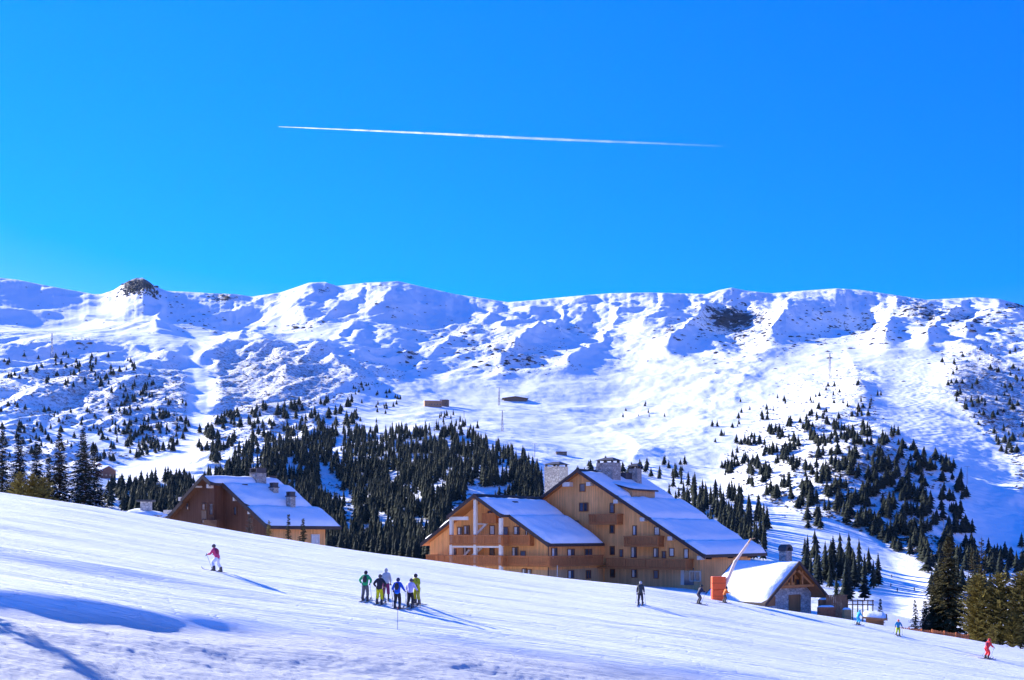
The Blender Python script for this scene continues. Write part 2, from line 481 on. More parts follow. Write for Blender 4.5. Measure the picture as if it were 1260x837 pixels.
RIDGE = np.array([(-400,350),(-60,345),(0,342),(20,344),(60,352),(115,362),(125,362),(140,357),(152,349),(160,345),(168,342),(176,342),(184,347),(190,352),(205,358),(245,360),(260,361),(290,362),(310,365),(345,360),(360,355),(380,348),(400,347),(415,352),(450,348),(475,347),(490,346),(520,353),(560,362),(600,368),(625,372),(650,370),(700,365),(750,361),(800,360),(870,362),(885,357),(900,354),(920,358),(950,361),(1000,357),(1030,355),(1060,357),(1100,363),(1140,369),(1200,366),(1230,368),(1260,376),(1400,380),(1700,372)], float)
_fd = np.geomspace(155, 3600, 420)
_fpx = np.linspace(-300, 1560, 360)
def _far_table():
    T = np.zeros((len(FD), len(_fpx)))
    zs = {160: np.interp(_fpx, TERR[:,0], TERR[:,1])-1.5,
          250: np.interp(_fpx, [-300,0,450,750,1050,1260,1560], [-6,-8,-14,-16,-20,-25,-30]),
          350: np.interp(_fpx, [-300,0,300,450,600,750,900,1050,1260,1560], [-6,-8,-10,-14,-14,-16,-18,-22.5,-27,-30])}
    for i, D in enumerate(FD):
        if D in zs: T[i] = zs[D]
        elif D == 3600: T[i] = (HOR-np.interp(_fpx, RIDGE[:,0], RIDGE[:,1]))/FPX*D
        else: T[i] = (HOR-np.interp(_fpx, FC, ROWS[int(D)]))/FPX*D
    k = np.exp(-np.linspace(-2, 2, 31)**2); k /= k.sum()
    for i, D in enumerate(FD):
        if D < 3600 : T[i] = np.convolve(np.pad(T[i], 15, 'edge'), k, 'valid')
    G = np.stack([np.interp(_fd, FD, T[:,c]) for c in range(len(_fpx))], 1)
    k = np.exp(-np.linspace(-2, 2, 19)**2); k /= k.sum()
    G = np.apply_along_axis(lambda c: np.convolve(np.pad(c, 9, 'edge'), k, 'valid'), 0, G)
    return G
_FT = _far_table()
_lg0, _lg1 = math.log(_fd[0]), math.log(_fd[-1])

def poly_dist(px, row, pts):
    d = np.full(px.shape, 1e9)
    for (x0,y0),(x1,y1) in zip(pts[:-1], pts[1:]):
        vx, vy = x1-x0, y1-y0
        t = np.clip(((px-x0)*vx+(row-y0)*vy)/(vx*vx+vy*vy), 0, 1)
        d = np.minimum(d, np.hypot(px-x0-t*vx, row-y0-t*vy))
    return d
def gauss(px, row, l):
    s = np.zeros(px.shape)
    for x, y, rx, ry, a in l:
        s = s + a*np.exp(-((px-x)/rx)**2 - ((row-y)/ry)**2)
    return s
# pistes: smooth, free of scrub (photo pixels; used only to say which ground is groomed)
PISTES = [([(238,430),(250,490),(240,535),(215,568),(140,588)], 15),
          ([(60,530),(140,545),(180,560),(230,545)], 9),
          ([(1055,420),(1130,450),(1110,490),(1165,540),(1215,585),(1180,640),(1230,660)], 34),
          ([(700,600),(820,590),(880,560),(960,480),(1020,430)], 40),
          ([(860,590),(930,650),(1010,660),(1080,690),(1110,730)], 24),
          ([(430,520),(520,490),(600,500),(700,540),(760,560)], 30),
          ([(0,390),(120,400),(240,410)], 26),
          ([(420,420),(330,400),(240,400)], 12)]
HILLS = [  # px, distance, half-width px, half-depth, height
 (1045, 930, 95, 190, 24), (1150, 800, 40, 120, 10), (880, 1150, 60, 150, -12),
 (480, 3150, 42, 300, 60), (388, 3200, 30, 420, 60), (300, 3000, 40, 330, -55), (550, 2950, 45, 430, -12),
 (172, 3250, 30, 300, 55), (60, 3100, 75, 330, -60), (100, 2450, 90, 170, 34), (215, 2350, 60, 160, 26),
 (330, 2350, 46, 200, 36), (270, 2200, 34, 200, -30), (430, 2300, 40, 260, 34), (520, 2350, 40, 200, -26),
 (640, 2700, 60, 300, 30), (720, 2900, 40, 300, -32), (820, 2850, 40, 320, 38),
 (905, 3050, 46, 260, -70), (975, 2950, 26, 330, 46), (1060, 3050, 46, 260, -60), (1120, 2950, 30, 330, 42),
 (1190, 3000, 34, 300, -40), (1240, 2850, 30, 300, 30),
 (90, 1750, 80, 120, 18), (380, 1900, 60, 170, 22), (560, 800, 90, 180, 14), (440, 880, 60, 120, -8), (330, 1000, 60, 160, 12)]
def far_base(X, Y):
    D = np.clip(Y, _fd[0], 3600)
    px = 630 + FPX*X/np.maximum(Y, 1)
    gy = (np.log(D)-_lg0)/(_lg1-_lg0)*(len(_fd)-1)
    gx = (px+300)/1860.0*(len(_fpx)-1)
    z = bil(_FT, gx, gy)
    z = z - np.clip(Y-3600, 0, 9999)*.35
    for hx, hd, rx, rd, a in HILLS:
        z = z + (a if hd < 1500 else a*(.40 if 250 < hx < 700 else .5))*np.exp(-((px-hx)/rx)**2 - ((Y-hd)/rd)**2)
    return z, px
ROCKS = [(170,352,22,9,1.3),(275,368,20,6,.7),(215,382,22,16,.35),(398,355,14,6,.5),(365,402,22,6,.8),(392,398,12,4,.7),
        (470,352,18,5,.4),(480,385,12,10,.35),(900,390,36,16,.62),(905,400,60,24,.4),(1045,402,44,16,.6),(1010,385,16,10,.5),(1120,380,40,14,.5),(1140,395,25,10,.5),(1190,362,26,5,.55),(1200,395,40,14,.5),(1250,378,18,6,.6),
        (505,440,12,10,.6),(520,455,12,6,.4),(640,445,35,14,.45),(600,425,40,16,.35),(560,410,40,14,.3),(700,408,16,8,.4),(822,410,12,10,.4),(105,423,10,5,.7),(192,440,8,4,.6),(250,398,40,10,.25),(330,430,50,10,.2),
        (1060,585,90,40,.3),(1090,575,40,20,.3),(50,470,70,20,.2),(330,470,60,30,.2),(1000,420,140,14,.3)]
CRESTS = [  # spur crests running down from the ridge: (photo pixels), height, width
 ([(400,350),(370,376),(330,400),(290,430),(250,452)], 17, 12), ([(490,348),(470,380),(430,410),(400,440),(350,470)], 17, 12),
 ([(520,355),(560,385),(600,396),(640,400)], 11, 10), ([(172,345),(200,375),(192,410)], 14, 11), ([(380,352),(345,373),(300,386),(270,392)], 14, 9),
 ([(620,373),(600,400),(560,420),(520,450)], 13, 12), ([(700,367),(690,400),(650,420),(620,450)], 20, 12), ([(900,356),(870,380),(850,410),(820,432)], 24, 12),
 ([(975,360),(968,390),(950,420)], 22, 12), ([(1110,365),(1095,395),(1090,420)], 24, 12), ([(1190,368),(1165,400),(1140,422)], 20, 11),
 ([(-60,384),(0,386),(60,390),(130,400),(210,412)], 16, 9), ([(-60,436),(0,437),(90,430),(150,432),(205,447)], 12, 8), ([(255,452),(330,436),(400,446),(440,472)], 14, 10),
 ([(750,365),(760,395),(740,430),(700,450)], 18, 12), ([(810,362),(815,385),(790,405)], 16, 9), ([(450,350),(440,372),(400,390)], 16, 8), ([(560,364),(590,376),(650,384)], 14, 8), ([(1240,372),(1215,392),(1190,415)], 16, 10)]
def far_all(X, Y):
    z, px = far_base(X, Y)
    row = HOR - FPX*z/Y
    smooth = np.zeros(px.shape)
    for pts, w in PISTES:
        d = poly_dist(px, row, pts)
        smooth = np.maximum(smooth, 1-sstep(w*.35, w*1.8, d))
    plain = gauss(px, row, [(700,500,190,60,1.0),(860,520,90,50,.8),(620,540,80,40,.6),(850,440,120,30,.5)])
    soft = np.clip(np.maximum(smooth, np.clip(plain, 0, .85)), 0, 1)
    s = sstep(400, 2400, Y)
    # spurs run down towards the valley: stretch along the slope, warped
    wx = X + 90*perlin(X/420, Y/600); wy = Y + 90*perlin(X/500+9, Y/420)
    r1 = 1-2*np.abs(perlin(wx/300, wy/620)); r2 = 1-2*np.abs(perlin(wx/120+5, wy/210+3))
    amp = (1-.72*soft)
    n = 8*s*r1*(1-.6*soft) + 8*sstep(300,1800,Y)*r2*amp + 6.5*sstep(250,1200,Y)*fbm(wx/80, wy/120, 4, .55)*amp
    for pts, a_, w_ in CRESTS:
        dd = poly_dist(px + 5*perlin(X/60, Y/90), row + 3*perlin(X/70+4, Y/60), pts)
        n = n + a_*np.exp(-dd/w_)
    n = n*(1-.45*sstep(3100, 3500, Y)) - 7*sstep(2750, 3000, Y)*sstep(3560, 3350, Y)
    n = n + sstep(250, 900, Y)*amp*(1.2*fbm(X/24, Y/30, 3, .6))
    rock = gauss(px, row, ROCKS) * (1-smooth*.8)
    scrub = gauss(px, row, [(70,480,90,50,.8),(190,500,90,50,.75),(40,560,90,40,.6),(330,500,80,50,.7),(430,480,90,35,.85),(330,445,70,25,.6),(480,500,50,30,.6),(640,440,70,22,.5),(560,420,80,25,.4),
        (1060,570,110,70,.95),(1180,480,70,60,.9),(1240,520,50,70,.85),(1050,470,90,25,.75),(1150,650,60,60,.7),(950,410,80,20,.5),(1200,400,70,18,.5),(1100,390,80,20,.4),(400,600,150,60,.6),(250,470,60,30,.5),(790,590,60,12,.6)]) * (1-smooth)
    scrub = scrub * (1-.6*np.clip(plain,0,1))
    mogul = gauss(px, row, [(1130,490,40,50,1.0),(1180,550,50,40,1.0),(1215,620,60,60,1.0),(830,560,60,30,.35),(1070,700,50,30,.5)])
    rock = np.clip(rock, 0, 1.2); scrub = np.clip(scrub, 0, 1)
    n = n + rock*s*(9*fbm(X/45, Y/55, 4, .6)) + scrub*sstep(300,900,Y)*1.0*fbm(X/9, Y/9, 2)
    return z + n, px, rock, scrub, np.clip(mogul, 0, 1), soft

def build_far():
    yl = np.concatenate([np.geomspace(166, 600, 130)[:-1], np.geomspace(600, 3750, 560), np.array([3820, 3950, 4200, 4600])])
    ul = np.linspace(-.60, .60, 880)
    Yg, Ug = np.meshgrid(yl, ul, indexing='ij')
    Xg = Ug*Yg
    Z, px, rock, scrub, mogul, soft = far_all(Xg, Yg)
    # make the skyline the photographed one
    tgt = np.interp(630+FPX*ul, RIDGE[:,0], RIDGE[:,1])
    for it in range(4):
        ang = (Z/Yg)
        top = HOR - FPX*ang.max(0)
        c = (top-tgt)/FPX
        Z = Z + c[None,:]*Yg*sstep(2700, 3500, Yg)
        lim = (HOR - tgt + 0.0)/FPX
        over = np.clip(Z/Yg - lim[None,:], 0, None)*(Yg < 3450)
        Z = Z - over*Yg*1.02
    V = np.stack([Xg, Yg, Z], -1).reshape(-1, 3)
    o = grid_mesh('mountain', V, len(yl), len(ul), SNOW_MOUNT, {'rock': rock, 'scrub': scrub, 'mogul': mogul, 'soft': soft})
    tag(o, kind='structure')
    return yl, ul, Z
FY, FU, FZ = build_far()
_FROW = HOR - FPX*FZ/FY[:,None]
_FMIN = np.minimum.accumulate(_FROW, axis=0)      # what has been seen up to here
def far_hit(px, row, ymin=200):
    """photo pixel -> ground point on the far terrain"""
    c = int(round((U(px)-FU[0])/(FU[1]-FU[0]))); c = max(0, min(len(FU)-1, c))
    colr = _FROW[:, c]
    k = np.nonzero((colr <= row) & (FY > ymin))[0]
    if len(k) == 0: return None
    k = k[0]
    if k == 0: Yv = FY[0]
    else:
        a, b = colr[k-1], colr[k]
        t = 0 if a == b else min(1, max(0, (a-row)/(a-b)))
        Yv = FY[k-1]+(FY[k]-FY[k-1])*t
    X = U(px)*Yv
    return X, Yv, far_z(X, Yv)
def far_z(X, Y):
    k = min(max(np.searchsorted(FY, Y)-1, 0), len(FY)-2)
    t = (Y-FY[k])/(FY[k+1]-FY[k])
    g = (X/Y-FU[0])/(FU[1]-FU[0]); i = int(min(max(g, 0), len(FU)-2)); a = g-i
    return float((FZ[k,i]*(1-a)+FZ[k,i+1]*a)*(1-t) + (FZ[k+1,i]*(1-a)+FZ[k+1,i+1]*a)*t)
def nz(x, y): return float(near_h(np.array([x]), np.array([y]))[0])
def near_hit(px, row):
    """photo pixel -> point on the near slope"""
    Ys = np.arange(22, 100, .1); Xs = U(px)*Ys
    z = near_h(Xs, Ys); rr = HOR - FPX*z/Ys
    k = np.nonzero(rr <= row)[0]
    k = k[0] if len(k) else len(Ys)-1
    return float(Xs[k]), float(Ys[k]), float(z[k])
# ================================================================ TREES
NEEDLE = mat('spruce_needles', (.028, .042, .030), rough=.9, var=.45, scale=2.2, spec=.1, objvar=.35)
NEEDLE_FAR = None
def far_needles():
    m, nt, b = nodes_of('far_spruce'); L = nt.links.new
    b.inputs['Roughness'].default_value = .9; b.inputs['Specular IOR Level'].default_value = .1
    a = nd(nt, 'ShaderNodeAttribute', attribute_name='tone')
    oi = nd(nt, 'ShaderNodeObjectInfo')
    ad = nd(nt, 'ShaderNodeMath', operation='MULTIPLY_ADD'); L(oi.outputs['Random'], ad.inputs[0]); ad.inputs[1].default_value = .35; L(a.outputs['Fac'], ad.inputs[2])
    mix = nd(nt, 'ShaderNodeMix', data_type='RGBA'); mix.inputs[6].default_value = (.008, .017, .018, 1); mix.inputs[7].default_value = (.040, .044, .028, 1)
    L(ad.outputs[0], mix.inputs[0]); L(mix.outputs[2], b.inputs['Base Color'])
    return m
NEEDLE_FAR = far_needles()
OLIVE = mat('olive_needles', (.25, .205, .055), rough=.9, var=.4, scale=2.5, spec=.1)
NEEDLE_WARM = mat('warm_spruce_needles', (.075, .066, .026), rough=.9, var=.45, scale=2.2, spec=.1)
BARK = mat('bark', (.075, .05, .035), rough=.95, var=.3, scale=6, stretch=(1,1,.25), bump=.5)
TWIG = mat('bare_twigs', (.11, .085, .07), rough=.9, var=.3, scale=5)

def far_proto(seed, fat=1.0, tiers=6, sides=7):
    """unit-height conifer of ragged drooping tiers, returned as arrays"""
    r = random.Random(seed); V = []; F = []
    def add(vs, fs):
        b = len(V); V.extend(vs); F.extend([(a+b, c+b, d+b) for a, c, d in fs])
    # trunk foot
    k = 4; add([(.018*math.cos(2*math.pi*i/k), .018*math.sin(2*math.pi*i/k), -.04) for i in range(k)] + [(0,0,.5)], [(i, (i+1) % k, k) for i in range(k)])
    for t in range(tiers):
        f = t/(tiers-1)
        z0 = .06 + .80*f; top = min(1.0, z0 + .30 - .10*f)
        rad = (.17*(1-f)**.85 + .022) * fat * r.uniform(.85, 1.15)
        ox, oy = r.uniform(-.01, .01), r.uniform(-.01, .01)
        vs = [(ox, oy, top)]
        a0 = r.uniform(0, 6)
        for i in range(sides*2):
            a = a0 + math.pi*i/sides
            rr = rad*(r.uniform(.85, 1.3) if i % 2 == 0 else r.uniform(.45, .7))
            vs.append((ox+rr*math.cos(a), oy+rr*math.sin(a), z0 + (r.uniform(-.05, .0) if i % 2 == 0 else r.uniform(.0, .04))))
        n = sides*2
        add(vs, [(0, 1+i, 1+(i+1) % n) for i in range(n)])
    return np.array(V), np.array(F)
def mid_proto(seed, fat):
    r = random.Random(seed); V = []; F = []
    def add(vs, fs):
        b = len(V); V.extend(vs); F.extend([(a+b, c+b, d+b) for a, c, d in fs])
    add([(.016*math.cos(i*1.57), .016*math.sin(i*1.57), -.04) for i in range(4)]+[(0,0,.9)], [(i, (i+1) % 4, 4) for i in range(4)])
    T = 16
    for t in range(T):
        f = t/(T-1); z0 = .07+.86*f
        rad = (.155*(1-f)**.8+.014)*fat*r.uniform(.85, 1.12)
        nb = int(9-4*f); a0 = r.uniform(0, 6)
        for b_ in range(nb):
            a = a0+2*math.pi*b_/nb+r.uniform(-.25, .25); L_ = rad*r.uniform(.7, 1.25); w = L_*r.uniform(.34, .5); ca, sa = math.cos(a), math.sin(a)
            dz = r.uniform(-.045, .0)
            add([(0,0,z0+.055), (ca*L_*.6-sa*w, sa*L_*.6+ca*w, z0+dz*.6-.008), (ca*L_, sa*L_, z0+dz+.012), (ca*L_*.6+sa*w, sa*L_*.6-ca*w, z0+dz*.6-.008), (ca*L_*.55, sa*L_*.55, z0+.03)],
                [(0,1,4),(4,1,2),(4,2,3),(0,4,3)])
    return np.array(V), np.array(F)
PROTO = [far_proto(s, fat) for s, fat in [(1,.8),(2,.95),(3,1.1),(4,1.3),(5,.9),(6,1.6),(7,1.05)]]
MIDP = [mid_proto(s+50, fat) for s, fat in [(1,.85),(2,.95),(3,1.1),(4,1.25),(5,.9),(6,1.4),(7,1.05)]]
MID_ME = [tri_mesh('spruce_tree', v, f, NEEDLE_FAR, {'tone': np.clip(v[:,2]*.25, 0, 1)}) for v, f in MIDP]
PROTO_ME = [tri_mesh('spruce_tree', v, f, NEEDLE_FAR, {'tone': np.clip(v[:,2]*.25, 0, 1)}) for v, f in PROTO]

def inside(px, row, poly):
    c = False; n = len(poly); j = n-1
    for i in range(n):
        xi, yi = poly[i]; xj, yj = poly[j]
        if (yi > row) != (yj > row) and px < (xj-xi)*(row-yi)/(yj-yi)+xi: c = not c
        j = i
    return c
# (name for the label, polygon, number, clumping, height m, holes, prototypes)
PATCH = [
 ('dark spruce among the dense wood on the spur behind the timber houses', 'spruces of the dense wood on the spur',
   [(150,628),(200,612),(262,588),(300,570),(352,548),(400,535),(450,533),(520,530),(565,529),(600,545),(640,560),(668,588),(668,645),(560,720),(500,720),(420,715),(330,690),(200,660)], 4800, .12, (9.5,15.5),
   [(598,612,36,20),(575,632,32,18),(540,604,16,14),(520,650,16,16),(430,640,10,36),(405,600,17,30),(300,600,14,8),(620,585,12,8),(560,650,14,20),(470,650,10,22),(515,620,7,18),(620,610,14,10),(330,600,8,12),(360,580,14,8)]),
 ('dark conifer in the clumps on the steep rocky hillside beside the right piste', 'conifers on the steep hillside at right',
   [(885,562),(905,545),(960,522),(1000,508),(1050,512),(1075,525),(1100,530),(1135,560),(1180,572),(1192,600),(1200,660),(1195,700),(1120,690),(1075,660),(1030,645),(960,620),(925,600),(890,585)], 820, .62, (7.5,13), [(1150,556,26,10)]),
 ('dark spruce in the band of wood running down past the big roof', 'spruces in the band behind the big snowy roof',
   [(825,582),(848,596),(880,606),(915,612),(940,632),(945,655),(940,690),(910,690),(860,650),(820,620)], 150, .0, (12,17), []),
 ('dark spruce of the close clump standing behind the stone chalet', 'spruces of the clump behind the stone chalet',
   [(985,690),(1010,680),(1035,686),(1060,692),(1082,715),(1085,738),(1040,744),(990,735)], 46, .0, (14,18), []),
 ('small conifer above the big chimney behind the large roof', 'small conifers above the large roof',
   [(690,572),(760,570),(850,572),(850,592),(780,588),(700,590)], 38, .3, (8,12), []),
 ('small conifer on the snowy slope above the rocky hillside', 'scattered conifers above the right hillside',
   [(870,520),(960,482),(1060,470),(1085,478),(1090,515),(1000,512),(930,540),(880,545)], 62, .35, (7,11), []),
 ('small pine on the scrubby slope at the far right', 'scattered pines at the far right',
   [(1150,440),(1200,425),(1260,430),(1275,560),(1235,560),(1210,530),(1180,500),(1160,470)], 80, .35, (8,12), []),
 ('small pine on the cliff band of the far left slope', 'pines on the left cliff band',
   [(0,440),(60,435),(110,432),(150,436),(185,465),(180,500),(120,485),(60,472),(0,472)], 90, .5, (9,13), []),
 ('small pine scattered over the lower left mountainside', 'scattered pines on the lower left mountainside',
   [(0,495),(120,505),(190,470),(230,480),(228,520),(215,560),(150,572),(60,560),(0,565)], 170, .45, (7,11), []),
 ('dark conifer in the gully beside the left piste', 'conifers beside the left piste',
   [(120,530),(200,510),(235,512),(228,545),(200,566),(160,566),(130,550)], 80, .5, (9,13), []),
 ('dark conifer on the slope between left piste and the wood', 'conifers between the left piste and the wood',
   [(245,530),(285,508),(345,500),(440,492),(440,535),(345,548),(290,575),(245,572)], 230, .5, (10,15), []),
 ('small conifer on the scrubby knoll below the mountain restaurant', 'small conifers on the knoll',
   [(425,470),(480,478),(510,500),(470,520),(430,525)], 34, .3, (6,9), []),
 ('dark spruce at the top edge of the spur wood', 'spruces at the top edge of the wood',
   [(528,512),(560,505),(570,520),(600,528),(560,532),(532,522)], 16, .0, (8,12), []),
 ('dark spruce in the low wood left of the brown house', 'spruces left of the brown house',
   [(122,606),(150,600),(200,592),(240,588),(220,625),(160,632),(125,624)], 90, .2, (10,14), []),
 ('dark spruce on the slope right of the tall near spruces', 'spruces behind the tall right spruces',
   [(1130,690),(1260,672),(1280,730),(1140,740)], 60, .1, (10,14), []),
 ('lone conifer on the shaded piste below the rocky hillside', 'conifers at the foot of the rocky hillside',
   [(990,632),(1015,640),(1012,652),(990,650)], 6, .0, (8,10), []),
 ('lone small pine on the open white slope in the middle', 'lone pines on the open slope',
   [(745,500),(820,495),(900,480),(930,490),(900,500),(820,515),(760,545)], 9, .0, (6,9), []),
]
def scatter():
    out = []
    r = random.Random(21)
    for pi, (lab, grp, poly, num, clump, (h0, h1), holes) in enumerate(PATCH):
        xs = [p[0] for p in poly]; ys = [p[1] for p in poly]
        got = 0; tries = 0
        while got < num and tries < num*40:
            tries += 1
            px, row = r.uniform(min(xs), max(xs)), r.uniform(min(ys), max(ys))
            if not inside(px, row, poly): continue
            if clump:
                nzv = float(perlin(np.array([px/17.0+pi*7]), np.array([row/11.0]))[0])
                if nzv < clump*.75-.35+r.uniform(-.12, .12): continue
            bad = False
            for hx, hy, rx, ry in holes:
                if ((px-hx)/rx)**2+((row-hy)/ry)**2 < r.uniform(.35, .95): bad = True
            if bad: continue
            p = far_hit(px, row)
            if p is None: continue
            h = r.uniform(h0, h1)
            if r.random() < .2: h *= .65
            out.append((h/p[1], p, h, pi, r.uniform(0, 6.28), r.choice([0,1,2,4,6] if pi in (0,2,3,12) else [2,3,5,3,5,6]), r.uniform(.85, 1.2) if pi in (0,2,3) else r.uniform(1.0, 1.5)))
            got += 1
    return out
TREES = scatter()
# dark clump guides: the wood is one kind; the 300 that show largest are things of their own, the rest one mass
TREES.sort(key=lambda t: -t[0])
print('far trees', len(TREES))
for _, p, h, pi, a, k, w in TREES[:300]:
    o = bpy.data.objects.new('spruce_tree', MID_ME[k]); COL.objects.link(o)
    o.location = p; o.rotation_euler = (0, 0, a); o.scale = (h*w, h*w, h)
    lab, grp = PATCH[pi][0], PATCH[pi][1]
    if pi == 0:
        tx = 630+FPX*p[0]/p[1]
        zone = ('beyond the left end of the brown chalet' if tx < 230 else 'rising right behind the roof of the brown chalet' if tx < 345 else 'just right of the brown chalet' if tx < 420 else
                'halfway between the brown chalet and the hotel' if tx < 490 else 'left of the hotel wing' if tx < 560 else 'behind the hotel wing' if tx < 620 else 'left of the tall stone chimney')
        lab = 'dark spruce of the spur wood '+zone; grp = 'spruces '+zone
    tag(o, lab, 'tree', grp)
def mass(name, items, protos, mat_, lab, cat):
    VV = []; FF = []; TT = []; b = 0
    rr = np.random.RandomState(5)
    for _, p, h, pi, a, k, w in items:
        v, f = protos[k]
        ca, sa = math.cos(a), math.sin(a)
        q = np.stack([(v[:,0]*ca-v[:,1]*sa)*h*w+p[0], (v[:,0]*sa+v[:,1]*ca)*h*w+p[1], v[:,2]*h+p[2]], 1)
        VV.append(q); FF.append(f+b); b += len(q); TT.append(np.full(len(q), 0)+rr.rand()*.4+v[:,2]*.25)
    me = tri_mesh(name, np.concatenate(VV), np.concatenate(FF), mat_, {'tone': np.concatenate(TT)})
    o = bpy.data.objects.new(name, me); COL.objects.link(o)
    return tag(o, lab, cat, kind='stuff')
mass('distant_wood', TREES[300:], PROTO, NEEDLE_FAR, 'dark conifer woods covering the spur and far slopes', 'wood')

# low scrub poking through the snow
def shrub_proto(seed):
    r = random.Random(seed); V = [(0,0,.7)]; n = 5
    for i in range(n):
        a = 2*math.pi*i/n; rr = r.uniform(.6, 1.2); V.append((rr*math.cos(a), rr*math.sin(a), r.uniform(-.1, .35)))
    return np.array(V), np.array([(0, 1+i, 1+(i+1) % n) for i in range(n)])
SHR = [shrub_proto(i) for i in range(5)]
def scrub_field():
    r = random.Random(31); it = []
    areas = [([(0,455),(230,455),(240,540),(200,575),(0,575)],1700),([(250,470),(330,430),(500,450),(500,520),(420,535),(250,560)],1500),
             ([(890,560),(1000,508),(1140,545),(1195,600),(1200,700),(1080,670),(900,600)],1500),([(1150,430),(1275,410),(1275,620),(1200,560)],1000),
             ([(960,460),(1090,450),(1095,520),(900,560)],550),([(590,425),(700,420),(720,455),(600,460)],220),([(540,585),(640,585),(600,660),(520,660)],260),
             ([(1200,640),(1275,640),(1275,700),(1200,700)],160),([(780,590),(850,600),(900,640),(820,620)],120),([(380,560),(430,560),(440,680),(390,660)],160)]
    for poly, num in areas:
        xs = [p[0] for p in poly]; ys = [p[1] for p in poly]
        got = 0; t = 0
        while got < num and t < num*12:
            t += 1
            px, row = r.uniform(min(xs), max(xs)), r.uniform(min(ys), max(ys))
            if not inside(px, row, poly): continue
            if float(perlin(np.array([px/22.0]), np.array([row/7.0]))[0]) < -.02 + r.uniform(-.2, .2): continue
            if any(poly_dist(np.array([px]), np.array([row]), pt)[0] < w for pt, w in PISTES if w < 35): continue
            p = far_hit(px, row)
            if p is None: continue
            s = r.uniform(.5, 1.7)
            it.append((0, p, s, 0, r.uniform(0, 6), r.randrange(5), r.uniform(.8, 2.0))); got += 1
    return it
mass('low_scrub', scrub_field(), SHR, mat('scrub_leaves', (.085, .07, .06), rough=.95, var=.3, scale=.5), 'low dark scrub poking through the snow of the slopes', 'scrub')

def rock_proto(seed):
    r = random.Random(seed); V = [(r.uniform(-.2,.2),r.uniform(-.2,.2),r.uniform(.45,.9))]; n = 6
    for i in range(n):
        a = 2*math.pi*i/n; q = r.uniform(.35, .7); V.append((q*math.cos(a), q*math.sin(a)*.6, r.uniform(.3, .6)))
    for i in range(n):
        a = 2*math.pi*i/n; q = r.uniform(.8, 1.5); V.append((q*math.cos(a), q*math.sin(a)*.6, -.3))
    F = [(0, 1+i, 1+(i+1) % n) for i in range(n)]
    for i in range(n):
        j = (i+1) % n; F += [(1+i, n+1+i, n+1+j), (1+i, n+1+j, 1+j)]
    return np.array(V), np.array(F)
ROCKP = [rock_proto(i) for i in range(6)]
def rock_field():
    r = random.Random(77); it = []
    src = [g for g in ROCKS if g[1] < 470]
    wts = [g[4]**1.5*g[2]*g[3] for g in src]
    for k in range(3000):
        if k < 2500:
            x, y, rx, ry, a = r.choices(src, wts)[0]; px = r.gauss(x, rx*.62); row = r.gauss(y, ry*.62); s = r.choice([1.2,1.6,2.2,3.0,4.5])*(.6+.5*a)
        else: px = r.uniform(-20, 1280); row = r.uniform(350, 470); s = r.uniform(.8, 2.2)
        if float(perlin(np.array([px/9.0+40]), np.array([row/5.0]))[0]) < -.05 and k < 2500: continue
        p = far_hit(px, row)
        if p is None: continue
        it.append((0, p, s, 0, r.uniform(-.5, .5), r.randrange(6), r.uniform(1.0, 2.4)))
    # the dark crag on the left summit
    for k in range(260):
        px = r.gauss(171, 11); row = 345+abs(px-171)*.5+abs(r.gauss(0, 6))
        p = far_hit(px, row)
        if p: it.append((0, p, r.uniform(3, 9), 0, r.uniform(-.5, .5), r.randrange(6), r.uniform(.35, .9)))
    return it
mass('rock_outcrops', rock_field(), ROCKP, mat('dark_rock', (.05, .047, .055), rough=.95, var=.5, scale=.12), 'dark rocks and crags breaking through the snow of the high ridge', 'rocks')

